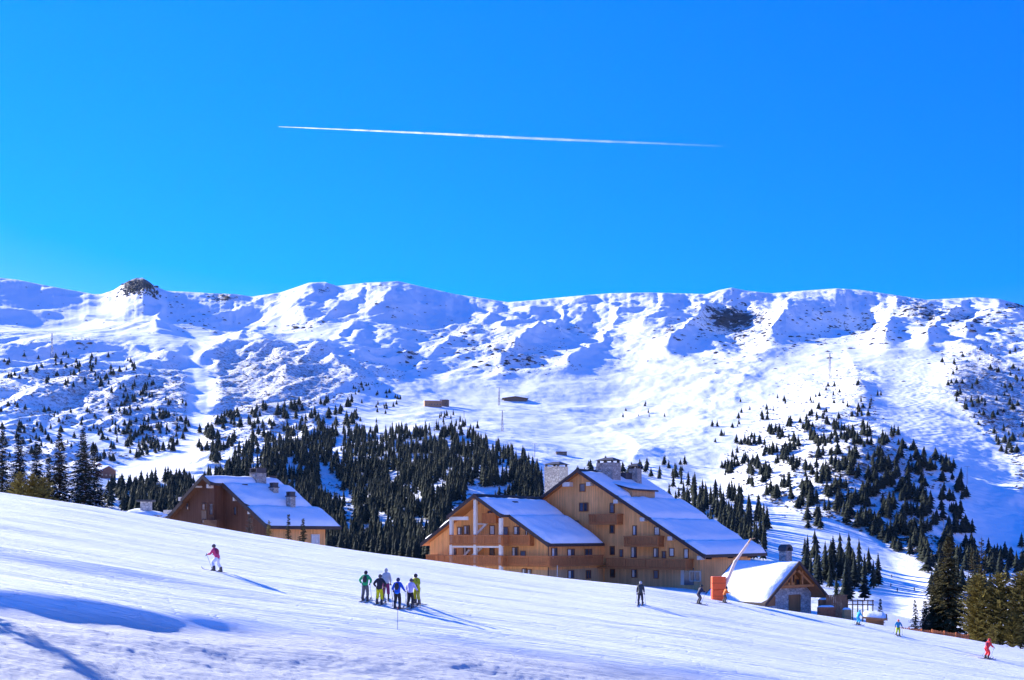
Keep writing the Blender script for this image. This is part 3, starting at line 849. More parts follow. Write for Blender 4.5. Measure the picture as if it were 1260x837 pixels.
# ---- near conifers, branch by branch
def conifer(h, seed, base_r, fol, snowy=0.0, bushy=False, whorl=.30, dens=1.0):
    """returns trunk MB, needles MB, snow MB in local coordinates"""
    r = random.Random(seed)
    tr = MB(); ne = MB(); sn = MB()
    pts = [(r.uniform(-.03, .03)*h*.2, r.uniform(-.03, .03)*h*.2, h*i/6) for i in range(7)]
    pts[0] = (0, 0, -.6); pts[6] = (0, 0, h)
    tr.tube(pts, [h*.016*(1-i/6)+.012 for i in range(7)], 7)
    z = h*(.03 if bushy else .05)
    while z < h*.985:
        f = z/h
        if bushy: R_ = base_r*(math.sin(math.pi*min(1, .22+.78*f))**.8*.9+.08)
        else: R_ = base_r*(1-f)**.82 + .10
        R_ *= r.uniform(.8, 1.12)
        nb = max(4, int((7 if not bushy else 8)*dens*(1-.35*f)))
        a0 = r.uniform(0, 6)
        for b in range(nb):
            if r.random() < .10: continue
            a = a0+2*math.pi*b/nb+r.uniform(-.3, .3)
            Lb = R_*r.uniform(.62, 1.18)
            up = r.uniform(.25, .7) if (bushy or f > .8) else r.uniform(-.12, .18)
            droop = (-.10 if bushy else -.32)*Lb
            zz = z+r.uniform(-.5, .5)*whorl
            def pt(t):
                return Vector((math.cos(a)*Lb*t, math.sin(a)*Lb*t, zz+up*Lb*t+droop*t*t+(.12*Lb*t**3 if not bushy else .1*Lb*t)))
            if Lb > .5: tr.tube([pt(0), pt(.5), pt(.85)], [.03, .02, .008], 3, cap=False)
            n = max(3, int(Lb/.17))
            side = Vector((-math.sin(a), math.cos(a), 0))
            for k in range(n):
                t = .18+.82*(k+r.random()*.6)/n
                p = pt(t); d = (pt(min(1, t+.1))-pt(t-.1)).normalized()
                tl = (.20+.30*(1-t))*min(1.2, .45+Lb*.38)
                for sgn in (-1, 1):
                    dd = (d*r.uniform(.5, .9)+side*sgn*r.uniform(.6, 1.0)+Vector((0, 0, r.uniform(-.45, .1) if not bushy else r.uniform(0, .6)))).normalized()
                    wv = dd.cross(Vector((0, 0, 1)))
                    if wv.length < .1: wv = Vector((1, 0, 0))
                    wv = wv.normalized()*tl*.24; tw = Vector((0, 0, r.uniform(-.06, .06)))
                    q = p+dd*tl*.45
                    ne.add([p, q+wv+tw, p+dd*tl, q-wv-tw], [(0, 1, 2, 3)])
                    if snowy and r.random() < snowy and dd.z > -.6 and f < .93:
                        u = Vector((0, 0, .035))
                        sn.add([p+u, q+wv*1.25+u*1.6+tw, p+dd*tl*.8+u, q-wv*1.25+u*1.6-tw], [(0, 1, 2, 3)])
                # hanging twiglet
                if not bushy and r.random() < .55:
                    dd = Vector((r.uniform(-.3, .3), r.uniform(-.3, .3), -1)).normalized()
                    wv = side*tl*.18
                    ne.add([p, p+dd*tl*.4+wv, p+dd*tl*.8, p+dd*tl*.4-wv], [(0, 1, 2, 3)])
            ne.add([pt(.88)+side*.05, pt(.88)-side*.05, pt(1.0)+Vector((0, 0, .02))*1], [(0, 1, 2)])
        z += whorl*(1.0-.45*f)*r.uniform(.8, 1.2)
    ne.add([(-.05, 0, h*.93), (.05, 0, h*.93), (0, 0, h*1.02)], [(0, 1, 2)])
    ne.add([(0, -.05, h*.93), (0, .05, h*.93), (0, 0, h*1.02)], [(0, 1, 2)])
    return tr, ne, sn
_cache = {}
def place_conifer(key, args, loc, rz, sc, label, group=None, fol=None, name='spruce_tree'):
    if key not in _cache:
        tr, ne, sn = conifer(*args[0], **args[1])
        _cache[key] = (tr.mesh('trunk', BARK), ne.mesh('crown', fol or NEEDLE), sn.mesh('snow_on_branches', SNOW_ROOF) if sn.f else None)
    t, n, s = _cache[key]
    root = thing(name, loc, rz, label, 'tree', group)
    root.scale = (sc, sc, sc)
    for nm, me in (('trunk', t), ('crown', n), ('snow_on_branches', s)):
        if me is None: continue
        o = bpy.data.objects.new(nm, me); COL.objects.link(o); o.parent = root
        if nm == 'snow_on_branches': o['kind'] = 'stuff'
        if nm == 'crown' and fol: 
            o.material_slots[0].link = 'OBJECT'; o.material_slots[0].material = fol
    return root
def near_tree(px, toprow, Y, key, args, h, rz, label, group=None, fol=None, baserow=None, name='spruce_tree'):
    """tree standing at distance Y in photo column px whose top reaches toprow"""
    X = U(px)*Y
    gz = nz(X, Y)
    top = (HOR-toprow)/FPX*Y
    sc = (top-gz)/h
    return place_conifer(key, args, (X, Y, gz-.1), rz, sc, label, group, fol, name)
A = ((11.0, 1, 3.0, None), dict(snowy=.22, dens=1.35, whorl=.26))
B = ((11.0, 2, 2.5, None), dict(snowy=.2, dens=1.35, whorl=.26))
Cc = ((11.0, 3, 2.7, None), dict(snowy=.10))
Bu = ((6.0, 4, 1.9, None), dict(bushy=True, whorl=.30, dens=1.3))
gL = 'spruces at the left edge of the piste'
near_tree(104, 541, 118, 'A', A, 11, .3, 'tall dark snow dusted spruce second from right in the left cluster', gL)
near_tree(116, 533+14, 121, 'B', B, 11, 2.0, 'slim snow dusted spruce at the right end of the left cluster', gL)
near_tree(102, 524, 124, 'B2', ((12.5, 12, 2.8, None), dict(snowy=.2, dens=1.35, whorl=.26)), 12.5, 1.0, 'tallest spruce of the left cluster, with a thin snowy top', gL)
near_tree(73, 531, 120, 'C2', ((11.0, 13, 2.7, None), dict(snowy=.15, dens=1.35, whorl=.26)), 11, 4.0, 'spruce with a brownish top in the middle of the left cluster', gL, fol=mat('brownish_needles', (.052, .052, .028), rough=.9, var=.45, scale=2.2, spec=.1))
near_tree(45, 543, 122, 'D2', ((9.5, 14, 2.3, None), dict(snowy=.12, dens=1.3, whorl=.26)), 9.5, 1.4, 'shorter dark spruce between the two taller ones at the left', gL)
near_tree(23, 531, 119, 'A3', ((11.0, 15, 2.5, None), dict(snowy=.12, dens=1.35, whorl=.26)), 11, 5.1, 'narrow dark spruce second from the left edge of the photo', gL)
near_tree(3, 528, 121, 'B3', ((11.0, 16, 2.3, None), dict(snowy=.15, dens=1.35, whorl=.26)), 11, .9, 'snow dusted spruce at the very left edge of the photo', gL)
near_tree(60, 560, 128, 'D2', None, 9.5, 3.4, 'small dark spruce behind the middle of the left cluster', gL)
near_tree(40, 582, 112, 'Bu', Bu, 6, .2, 'olive brown bushy conifer below the left spruces, the wider one', gL, fol=OLIVE, name='bushy_conifer')
near_tree(24, 580, 110, 'Bu', Bu, 6, 2.2, 'olive brown bushy conifer nearest the left edge of the photo', gL, fol=OLIVE, name='bushy_conifer')
near_tree(54, 586, 111, 'Bu2', ((5.0, 44, 1.6, None), dict(bushy=True, whorl=.30, dens=1.3)), 5, 4.2, 'low olive bushy conifer at the foot of the brownish spruce', gL, fol=OLIVE, name='bushy_conifer')
gR = 'conifers at the right edge of the piste'
near_tree(1167, 657, 118, 'E', ((13.0, 21, 4.0, None), dict(dens=1.6, whorl=.24)), 13, .3, 'big dark spruce with wide branches behind the orange fence', gR, fol=NEEDLE_WARM)
near_tree(1208, 660, 121, 'F', ((12.5, 22, 2.0, None), dict(dens=1.0, whorl=.34)), 12.5, 2.3, 'tall thin crowned spruce behind the olive conifers at right', gR, fol=NEEDLE_WARM)
near_tree(1196, 672, 124, 'F', None, 12.5, 5.0, 'thin crowned spruce between the two tallest at right', gR, fol=NEEDLE_WARM)
near_tree(1152, 700, 122, 'E', None, 13, 3.6, 'shorter dark spruce left of the big spruce at right', gR)
near_tree(1203, 706, 107, 'Bu3', ((9.0, 45, 2.6, None), dict(bushy=True, whorl=.26, dens=1.5)), 9, 1.2, 'large olive bushy conifer nearest the big dark spruce', gR, fol=OLIVE, name='bushy_conifer')
near_tree(1230, 704, 106, 'Bu3', None, 9, 3.2, 'large olive bushy conifer in the middle of the right cluster', gR, fol=OLIVE, name='bushy_conifer')
near_tree(1256, 702, 105, 'Bu4', ((9.0, 46, 2.7, None), dict(bushy=True, whorl=.26, dens=1.5)), 9, .5, 'large olive bushy conifer at the right edge of the photo', gR, fol=OLIVE, name='bushy_conifer')
near_tree(1246, 752, 104, 'Bu4', None, 9, 2.9, 'dark lower bush in front of the olive conifers at the right', gR, name='bushy_conifer')
near_tree(1222, 768, 103, 'Bu2', None, 5, 1.9, 'low dark bush at the snow edge below the olive conifers', gR, name='bushy_conifer')
near_tree(1126, 737, 116, 'S1', ((5.0, 51, 1.0, None), dict(whorl=.22)), 5, .6, 'small spruce, left one of the pair before the big spruce', gR)
near_tree(1138, 737, 117, 'S2', ((5.0, 52, 1.2, None), dict(whorl=.22)), 5, 1.6, 'small spruce, right one of the pair before the big spruce', gR)
near_tree(1083, 736, 121, 'S1', None, 5, 2.6, 'small lone spruce behind the snow topped hut', None)
near_tree(1031, 717, 126, 'S3', ((5.0, 53, 1.1, None), dict(whorl=.22)), 5, 3.6, 'small yellowish spruce right behind the wooden terrace screen', None, fol=OLIVE)
x_, y_ = -31.0, 53.0
place_conifer('G1', ((7.5, 61, 1.5, None), dict(whorl=.3)), (x_, y_, nz(x_, y_)-.1), .4, 1.0, 'spruce just beyond the left frame edge whose long shadow crosses the foreground snow')
near_tree(307, 632, 104, 'W1', ((4.0, 54, .9, None), dict(bushy=True, whorl=.25, dens=.7)), 4, 2.6, 'thin bare looking sapling before the brown gable', None, fol=TWIG, name='bare_sapling')
near_tree(331, 639, 103, 'S4', ((3.5, 55, .8, None), dict(whorl=.25)), 3.5, 4.6, 'greenish young fir at the corner of the brown house', None, fol=OLIVE)
near_tree(355, 632, 103, 'S5', ((4.2, 56, .55, None), dict(whorl=.22)), 4.2, 5.6, 'slender young fir in the middle before the brown house side wall', None, fol=NEEDLE_WARM)
near_tree(373, 637, 102, 'S6', ((4.0, 57, .9, None), dict(whorl=.2)), 4.0, .6, 'young fir on the right before the brown house side wall', None, fol=NEEDLE_WARM)
# ================================================================ BUILDINGS
PINE = planks('pine_cladding', (.84, .40, .14), .17)
PINE_LOW = planks('weathered_pine', (.62, .36, .17), .2)
DARKWOOD = planks('dark_stained_cladding', (.135, .058, .034), .17)
BALC = mat('balcony_wood', (.42, .145, .045), rough=.7, var=.3, scale=3, stretch=(4,4,.6))
SOFFIT = mat('soffit_wood', (.42, .17, .055), rough=.7, var=.2, scale=2, stretch=(1,6,1))
FASCIA = mat('dark_fascia', (.055, .038, .035), rough=.7, var=.25, scale=3)
WHITE = mat('white_paint', (.66, .60, .52), rough=.6, var=.06, scale=2)
GLASS = mat('window_glass', (.05, .065, .09), rough=.12, var=.4, scale=1.5, spec=.8)
CURT = mat('pale_curtain', (.62, .6, .56), rough=.8, var=.15, scale=3)
FRAME = mat('brown_frame', (.20, .085, .035), rough=.6, var=.2, scale=5)
SHUT = mat('blue_grey_shutter', (.12, .15, .19), rough=.7, var=.15, scale=4)
STONE = masonry('grey_stone', (.30, .28, .26), (.50, .47, .42), 2.6)
STONE_W = masonry('pale_stone', (.36, .37, .38), (.62, .60, .56), 2.0)
SLATE = mat('dark_cap', (.06, .06, .07), rough=.6, var=.2, scale=4)

class Frame_:
    """local frame of a building and the way from photo pixels onto its planes"""
    def __init__(s, X, Y, deg):
        s.X, s.Y, s.a = X, Y, R(deg)
        s.ex = (math.cos(s.a), math.sin(s.a)); s.ey = (-math.sin(s.a), math.cos(s.a))
    def on_y(s, px, row, y):
        u = U(px); ox = s.X+s.ey[0]*y; oy = s.Y+s.ey[1]*y
        x = (u*oy-ox)/(s.ex[0]-u*s.ex[1]); D = oy+s.ex[1]*x
        return x, (HOR-row)/FPX*D
    def on_x(s, px, row, x):
        u = U(px); ox = s.X+s.ex[0]*x; oy = s.Y+s.ex[1]*x
        y = (u*oy-ox)/(s.ey[0]-u*s.ey[1]); D = oy+s.ey[1]*y
        return y, (HOR-row)/FPX*D
    def scale_y(s, px, y):   # metres of local x per photo pixel
        a = s.on_y(px, HOR, y)[0]; b = s.on_y(px+1, HOR, y)[0]; return b-a
    def scale_x(s, px, x):
        a = s.on_x(px, HOR, x)[0]; b = s.on_x(px+1, HOR, x)[0]; return b-a
    def w(s, x, y): return (s.X+s.ex[0]*x+s.ey[0]*y, s.Y+s.ex[1]*x+s.ey[1]*y)

def snow_panel(mb, P, n, m, th, seed, step=None):
    """P(s,t)->(Vector point, up vector); a lumpy blanket with rolled edges"""
    r = random.Random(seed); b = len(mb.v)
    for i in range(n+1):
        for j in range(m+1):
            s_, t_ = i/n, j/m
            e = min(s_, 1-s_)*n; f = min(t_, 1-t_)*m
            k = (0 if e < .5 else (.72 if e < 1.5 else 1)) * (0 if f < .5 else (.75 if f < 1.5 else 1))
            jx = (r.random()-.5)*.35/m if 0 < f < 1.5 else 0
            p, up = P(s_, t_+jx)
            h = th*(.30+.70*k) if k else 0.0
            h += (th*.28*float(perlin(np.array([p.x*.55+seed]), np.array([p.y*.5+p.z*.6]))[0])) * (1 if k else 0)
            q = p+up*(h if k else -.02)
            mb.v.append(tuple(q))
    for i in range(n):
        for j in range(m):
            mb.f.append((b+i*(m+1)+j, b+(i+1)*(m+1)+j, b+(i+1)*(m+1)+j+1, b+i*(m+1)+j+1)); mb.m.append(0)

def roof_half(parent, rx, za, s, sgn, bands, th=.30, snow=.34, seed=0, soffit=True, sofm=None, board=True, snow_from=0.0, nosnow=()):
    """bands: (d0, d1, y0, y1) by distance from the ridge; sgn: +1 right, -1 left"""
    rf = MB(); sn = MB(); so = MB(); bb = MB(); ev = MB()
    L = math.hypot(1, s); up = Vector((sgn*s/L, 0, 1/L))
    for bi, (d0, d1, y0, y1) in enumerate(bands):
        def q(d, y, o): return (rx+sgn*d, y, za-s*d-o)
        rf.hexa([q(d0,y0,th), q(d1,y0,th), q(d1,y1,th), q(d0,y1,th), q(d0,y0,0), q(d1,y0,0), q(d1,y1,0), q(d0,y1,0)])
        if soffit:
            e = .12
            so.hexa([q(d0,y0+e,th+.05), q(d1-e,y0+e,th+.05), q(d1-e,y1-e,th+.05), q(d0,y1-e,th+.05), q(d0,y0+e,th+.004), q(d1-e,y0+e,th+.004), q(d1-e,y1-e,th+.004), q(d0,y1-e,th+.004)])
        if board:   # barge board on the gable edge, 3 mm proud
            bb.hexa([q(d0,y0-.07,th+.12), q(d1,y0-.07,th+.12), q(d1,y0-.003,th+.12), q(d0,y0-.003,th+.12), q(d0,y0-.07,-.06), q(d1,y0-.07,-.06), q(d1,y0-.003,-.06), q(d0,y0-.003,-.06)])
        if bi in nosnow: continue
        a0, a1 = d0+(.0 if bi else snow_from), d1-(.12 if bi == len(bands)-1 else 0.0)
        def P(ss, tt, a0=a0, a1=a1, y0=y0, y1=y1):
            d = a0+(a1-a0)*tt; y = y0+.10+(y1-y0-.2)*ss
            return Vector((rx+sgn*d, y, za-s*d+.01)), up
        snow_panel(sn, P, max(6, int((y1-y0)/.5)), max(5, int((d1-d0)/.45)), snow+(.10 if bi % 2 else 0)+bi*.04, seed+bi)
    rf.build('roof', FASCIA, parent)
    if soffit: so.build('soffit', sofm or SOFFIT, parent)
    if board: bb.build('bargeboard', FASCIA, parent)
    if sn.f: sn.build('snow_cover', SNOW_ROOF, parent, smooth=True)

def window_y(parent, x, z, w, h, y, kind='dark', frame=FRAME, name='window', sill=True):
    """window in a wall facing local -y whose face is at y; x,z centre"""
    f = MB(); t = .09
    f.box(x-w/2-t, x-w/2, y-.10, y+.02, z-h/2-t, z+h/2+t); f.box(x+w/2, x+w/2+t, y-.10, y+.02, z-h/2-t, z+h/2+t)
    f.box(x-w/2, x+w/2, y-.097, y+.02, z+h/2, z+h/2+t); f.box(x-w/2, x+w/2, y-.13, y+.02, z-h/2-t, z-h/2)
    if w > .75: f.box(x-.035, x+.035, y-.085, y+.01, z-h/2, z+h/2)
    o = f.build(name, frame, parent)
    g = MB(); g.box(x-w/2, x+w/2, y-.035, y-.015, z-h/2, z+h/2); g.build('pane', GLASS, o)
    if kind == 'half':
        c = MB(); c.box(x-w/2+.02, x+.0, y-.055, y-.045, z-h/2+.02, z+h/2-.02); c.build('curtain', CURT, o)
    if kind == 'white':
        c = MB(); c.box(x-w/2+.02, x+w/2-.02, y-.055, y-.045, z-h/2+.02, z+h/2-.02); c.build('curtain', CURT, o)
    if kind == 'shut':
        c = MB()
        for k in range(5): c.box(x-w/2+.01, x+w/2-.01, y-.082, y-.05, z-h/2+h*k/5+.01, z-h/2+h*(k+1)/5-.02)
        c.build('shutter', SHUT, o)
    return o
def window_x(parent, y, z, w, h, x, kind='dark', frame=FRAME, name='window'):
    """window in a wall facing local +x"""
    f = MB(); t = .09
    f.box(x-.02, x+.10, y-w/2-t, y-w/2, z-h/2-t, z+h/2+t); f.box(x-.02, x+.10, y+w/2, y+w/2+t, z-h/2-t, z+h/2+t)
    f.box(x-.02, x+.097, y-w/2, y+w/2, z+h/2, z+h/2+t); f.box(x-.02, x+.13, y-w/2, y+w/2, z-h/2-t, z-h/2)
    if w > .75: f.box(x-.01, x+.085, y-.035, y+.035, z-h/2, z+h/2)
    o = f.build(name, frame, parent)
    g = MB(); g.box(x+.015, x+.035, y-w/2, y+w/2, z-h/2, z+h/2); g.build('pane', GLASS, o)
    if kind != 'dark':
        c = MB(); c.box(x+.045, x+.055, y-w/2+.02, y+(0 if kind == 'half' else w/2-.02), z-h/2+.02, z+h/2-.02); c.build('curtain', CURT, o)
    return o

def balcony_run(parent, pts, zf, h=1.02, slab=.22, depth=None, col=None, post_each=2.6):
    """rail along a polyline of (x,y): boards (joined), handrail, bottom rail and posts"""
    bo = MB(); hr = MB()
    b = thing('balcony', (0,0,0)); b.parent = parent
    seed = random.Random(int(abs(zf*100)+len(pts)))
    for (x0,y0),(x1,y1) in zip(pts[:-1], pts[1:]):
        Lr = math.hypot(x1-x0, y1-y0); dx, dy = (x1-x0)/Lr, (y1-y0)/Lr; nx, ny = -dy, dx
        n = int(Lr/.165)
        for k in range(n):
            a = (k+.5)*Lr/n; w = .052
            c = (x0+dx*a, y0+dy*a); z0, z1 = zf-.12+seed.uniform(-.01,.01), zf+h-.08
            P = [(c[0]-dx*w, c[1]-dy*w), (c[0]+dx*w, c[1]+dy*w), (c[0]+dx*w+nx*.025, c[1]+dy*w+ny*.025), (c[0]-dx*w+nx*.025, c[1]-dy*w+ny*.025)]
            bo.hexa([(*p, z0) for p in P]+[(*p, z1) for p in P])
        e = .04
        hr.beam((x0-dx*e, y0-dy*e, zf+h), (x1+dx*e, y1+dy*e, zf+h), .12, .14)
        hr.beam((x0+nx*.06, y0+ny*.06, zf+.05), (x1+nx*.06, y1+ny*.06, zf+.05), .07, .12)
        m = max(1, int(Lr/post_each))
        for k in range(m+1):
            a = Lr*k/m; hr.box(x0+dx*a-.055+nx*.08, x0+dx*a+.055+nx*.08, y0+dy*a-.055+ny*.08, y0+dy*a+.055+ny*.08, zf-.15, zf+h-.075)
    o = bo.build('railing_boards', col or BALC, b); o['kind'] = 'stuff'
    hr.build('handrail', BALC, b)
    return b
def slab(parent, x0, x1, y0, y1, zf, t=.22, m=None):
    s = MB(); s.box(x0, x1, y0, y1, zf-t, zf); s.build('balcony_floor', m or SOFFIT, parent)

def chimney(parent, x, y, z0, z1, wx, wy, cap='flat', stone=STONE):
    b = MB(); b.box(x-wx/2, x+wx/2, y-wy/2, y+wy/2, z0, z1)
    o = b.build('chimney', stone, parent)
    c = MB()
    if cap == 'flat':
        h = .32
        for sx in (-1, 1):
            for sy in (-1, 1): c.box(x+sx*(wx/2-.2)-.12, x+sx*(wx/2-.2)+.12, y+sy*(wy/2-.2)-.12, y+sy*(wy/2-.2)+.12, z1, z1+h)
        c.box(x-wx/2+.12, x+wx/2-.12, y-wy/2+.12, y+wy/2-.12, z1, z1+.02)
        c.add([(x-wx/2-.2,y-wy/2-.2,z1+h),(x+wx/2+.2,y-wy/2-.2,z1+h),(x+wx/2+.2,y+wy/2+.2,z1+h),(x-wx/2-.2,y+wy/2+.2,z1+h),(x-wx/4,y,z1+h+.4),(x+wx/4,y,z1+h+.4)],
              [(0,1,5,4),(1,2,5),(2,3,4,5),(3,0,4),(3,2,1,0)])
    else:
        c.box(x-wx/2-.08, x+wx/2+.08, y-wy/2-.08, y+wy/2+.08, z1, z1+.12)
        for sx in (-1, 1): c.box(x+sx*(wx/2-.14)-.1, x+sx*(wx/2-.14)+.1, y-wy/2, y+wy/2, z1+.12, z1+.5)
        c.box(x-wx/2, x+wx/2, y-wy/2, y+wy/2, z1+.5, z1+.6)
    c.build('chimney_cap', SLATE, o)
    return o
def z1(x, y): return 500+x/4.404, 540+y/4.404
def z2(x, y): return 720+x/4.404, 540+y/4.404
def z4(x, y): return 160+x/4.5, 560+y/4.5
def z3(x, y): return 860+x/3.15, 640+y/3.15

def hotel():
    F = Frame_(8.3, 140.0, -36.87)
    H = thing('alpine_hotel', (F.X, F.Y, 0), F.a, 'large pine clad alpine hotel with two gables, balconies and a wide snowy roof', 'hotel')
    BASE = -8.2
    AZ, S = 8.55, .60
    # main block
    def roofz(x): return AZ-S*abs(x)-.36
    w = MB()
    xl, xr = -16.6, 16.9
    w.prism_y([(xl, BASE), (xr, BASE), (xr, roofz(xr)), (0, roofz(0)), (xl, roofz(xl))], .9, 15.0)
    w.build('main_wall', PINE, H)
    g = MB(); g.box(3.6, 16.93, .86, 1.4, BASE, -3.98); g.build('ground_floor', PINE_LOW, H)
    roof_half(H, 0, AZ, S, 1, [(0, 6.0, 0, 15.3), (6.0, 10.6, 0, 16.1), (10.6, 15.2, 0, 16.9), (15.2, 18.0, 0, 17.8)], seed=3, snow_from=.5)
    roof_half(H, 0, AZ, S, -1, [(0, 18.0, 0, 15.3)], seed=9, snow_from=.3)
    rc = MB(); rc.prism_y([(-.5, AZ-.22), (.5, AZ-.22), (.06, AZ+.10), (-.06, AZ+.10)], -.05, 15.3); rc.build('ridge_cap', FASCIA, H)
    # purlin ends under the verge
    for zx, zy in [(868,247)]:
        px, row = z1(zx, zy); x, z = F.on_y(px, row, .2); p = MB(); p.box(x-.55, x+.55, .05, .9, z-.28, z+.28); p.build('purlin_end', WHITE, H)
    for zx, zy in [(20,245),(168,340),(312,437),(462,540),(622,645)]:
        px, row = z2(zx, zy); x, z = F.on_y(px, row, .2); p = MB(); p.box(x-.32, x+.32, .05, .9, z-.24, z+.24); p.build('purlin_end', WHITE, H)
    # windows of the main gable
    YW = .9
    wl = [(z1,955,265,32,42,'dark'),(z1,960,370,48,48,'dark'),(z2,5,370,24,46,'dark'),(z2,148,375,24,56,'shut'),(z2,148,490,24,46,'dark'),(z2,270,497,22,54,'half'),(z2,390,500,30,46,'white'),
          (z2,148,605,24,48,'dark'),(z2,265,615,32,62,'half'),(z2,385,617,30,52,'half'),(z2,470,615,26,46,'white'),(z2,548,622,24,54,'white'),
          (z2,8,730,22,44,'dark'),(z2,150,728,24,46,'dark'),(z2,268,730,30,46,'half'),(z2,385,735,24,44,'shut'),(z2,197,620,16,40,'shut'),(z2,428,628,20,38,'dark')]
    for fz, cx, cy, ww, hh, kd in wl:
        px, row = fz(cx, cy); yy = YW if row < HOR+37 else .86
        x, z = F.on_y(px, row, yy); sc = F.scale_y(px, yy)*FPX
        D = F.w(x, yy)[1]
        window_y(H, x, z, ww/4.404*F.scale_y(px, yy)*.8, hh/4.404*D/FPX*.86, yy, kd)
    # entrance at the low right
    px, row = z2(558, 745); x, z = F.on_y(px, row, .86)
    d = MB(); d.box(x-.75, x+.75, .78, .90, z-1.05, z+1.0); d.build('door', GLASS, H)
    px, row = z2(597, 745); x, z = F.on_y(px, row, .86)
    window_y(H, x, z, 1.25, 1.05, .86, 'dark', frame=WHITE)
    pn = MB(); px, row = z2(530, 745); x, z = F.on_y(px, row, .86); pn.box(x-.25, x+.2, .76, .87, z-1.05, z+1.05); pn.build('door_leaf', WHITE, H)
    # balconies of the main gable
    def bal(xa, xb, zr, y0=-.55, side=True):
        zf = zr-1.02; slab(H, xa, xb, y0+.05, YW-.003, zf-.02)
        balcony_run(H, [(xa, YW), (xa, y0), (xb, y0), (xb, YW)] if side else [(xa, y0), (xb, y0), (xb, YW)], zf)
    a = F.on_y(*z2(20, 410), -.55)[0]; b = F.on_y(*z2(172, 410), -.55)[0]; zr = F.on_y(*z2(100, 410), -.55)[1]; bal(a, b, zr)
    a = F.on_y(*z2(210, 530), -.55)[0]; b = F.on_y(*z2(395, 530), -.55)[0]; zr = F.on_y(*z2(300, 530), -.55)[1]; bal(a, b, zr)
    zlow = F.on_y(*z2(300, 652), -.9)[1]
    b = F.on_y(*z2(548, 650), -.9)[0]
    slab(H, 3.6, b, -.85, YW-.003, zlow-1.04); 
    balcony_run(H, [(4.9, -.9), (b, -.9), (b, YW)], zlow-1.02)
    # dormer on the right slope and the skylight slots
    dm = thing('dormer', (0,0,0)); dm.parent = H
    dx0, dx1, dy0, dy1 = 3.1, 6.1, 3.4, 9.2
    f = MB(); zt = AZ-S*dx0+.12
    f.hexa([(dx1-.5,dy0,AZ-S*dx1-.1),(dx1,dy0,AZ-S*dx1-.1),(dx1,dy1,AZ-S*dx1-.1),(dx1-.5,dy1,AZ-S*dx1-.1),(dx1-.5,dy0,zt-.9),(dx1,dy0,zt-.95),(dx1,dy1,zt-.95),(dx1-.5,dy1,zt-.9)])
    f.hexa([(dx0+.2,dy0,AZ-S*dx0-.3),(dx1-.5,dy0,AZ-S*dx1-.2),(dx1-.5,dy1,AZ-S*dx1-.2),(dx0+.2,dy1,AZ-S*dx0-.3),(dx0+.2,dy0,zt-.12),(dx1-.5,dy0,zt-.8),(dx1-.5,dy1,zt-.8),(dx0+.2,dy1,zt-.12)])
    f.build('dormer_wall', PINE_LOW, dm)
    f = MB(); f.hexa([(dx0-.3,dy0-.35,zt-.05),(dx1+.35,dy0-.35,zt-1.0),(dx1+.35,dy1+.35,zt-1.0),(dx0-.3,dy1+.35,zt-.05),(dx0-.3,dy0-.35,zt+.13),(dx1+.35,dy0-.35,zt-.82),(dx1+.35,dy1+.35,zt-.82),(dx0-.3,dy1+.35,zt+.13)]); f.build('dormer_roof', FASCIA, dm)
    f = MB(); 
    def P(s_, t_): 
        return Vector((dx0-.2+(dx1-dx0+.4)*t_, dy0-.25+(dy1-dy0+.5)*s_, zt+.14-.93*t_)), Vector((.25, 0, .97))
    snow_panel(f, P, 12, 7, .28, 77); f.build('dormer_snow', SNOW_ROOF, dm, smooth=True)
    # chimneys
    x, z = F.on_y(743, 588, 5.0); chimney(H, x+.6, 5.2, 3.0, F.on_y(743, 570, 5.0)[1], 2.5, 2.0)
    x, z = F.on_y(779, 590, 10.0); chimney(H, x+.2, 10.2, 5.0, F.on_y(779, 577, 10)[1], 1.3, 1.2)
    x, z = F.on_y(683, 590, 9.0); chimney(H, x, 9.3, -1.0, F.on_y(683, 574.5, 9.0)[1], 2.4, 2.4)
    f = MB(); x, z = F.on_y(762, 580, 8.0); f.box(x-1.3, x+1.0, 8.0, 9.6, 5.5, z-.2); f.build('roof_housing', SLATE, H)
    # ---------------- wing
    RX, WZ = -5.8, 5.05
    def wz(x): return WZ-S*abs(x-RX)-.36
    wl_, wr = RX-9.2, RX+9.2
    w = MB(); w.prism_y([(wl_, BASE), (wr, BASE), (wr, wz(wr)), (RX, wz(RX)), (wl_, wz(wl_))], -11.3, .9); w.build('wing_wall', PINE, H)
    g = MB(); g.box(wl_-.03, wr+.03, -11.34, .85, BASE, -3.98); g.build('wing_ground_floor', PINE_LOW, H)
    roof_half(H, RX, WZ, S, 1, [(0, 4.15, -13.75, 0), (4.15, 9.95, -12.2, 0)], seed=21, snow_from=.55)
    roof_half(H, RX, WZ, S, -1, [(0, 4.3, -13.75, 0), (4.3, 9.95, -12.2, 0)], seed=31, snow_from=.25, snow=.38)
    rc = MB(); rc.prism_y([(RX-.45, WZ-.2), (RX+.45, WZ-.2), (RX+.06, WZ+.10), (RX-.06, WZ+.10)], -13.8, -.05); rc.build('ridge_cap', FASCIA, H)
    # snow slots: small roof vents seen as dark ticks
    for zx, zy in [(592,348),(738,452),(866,472),(922,452)]:
        px, row = z1(zx, zy)
        # on the roof plane: march over x
        best = None
        for k in range(100):
            x = RX+.5+9*k/100; yy, z = F.on_x(px, row, x)
            e = abs(z-(WZ-S*(x-RX)+.3))
            if best is None or e < best[0]: best = (e, x, yy)
        _, x, yy = best
        v = MB(); zc = WZ-S*(x-RX)
        v.hexa([(x-.12,yy-.55,zc-.1),(x+.12,yy-.45,zc-.2),(x+.12,yy+.45,zc-.2),(x-.12,yy+.55,zc-.1),(x-.12,yy-.55,zc+.52),(x+.12,yy-.45,zc+.40),(x+.12,yy+.45,zc+.40),(x-.12,yy+.55,zc+.52)])
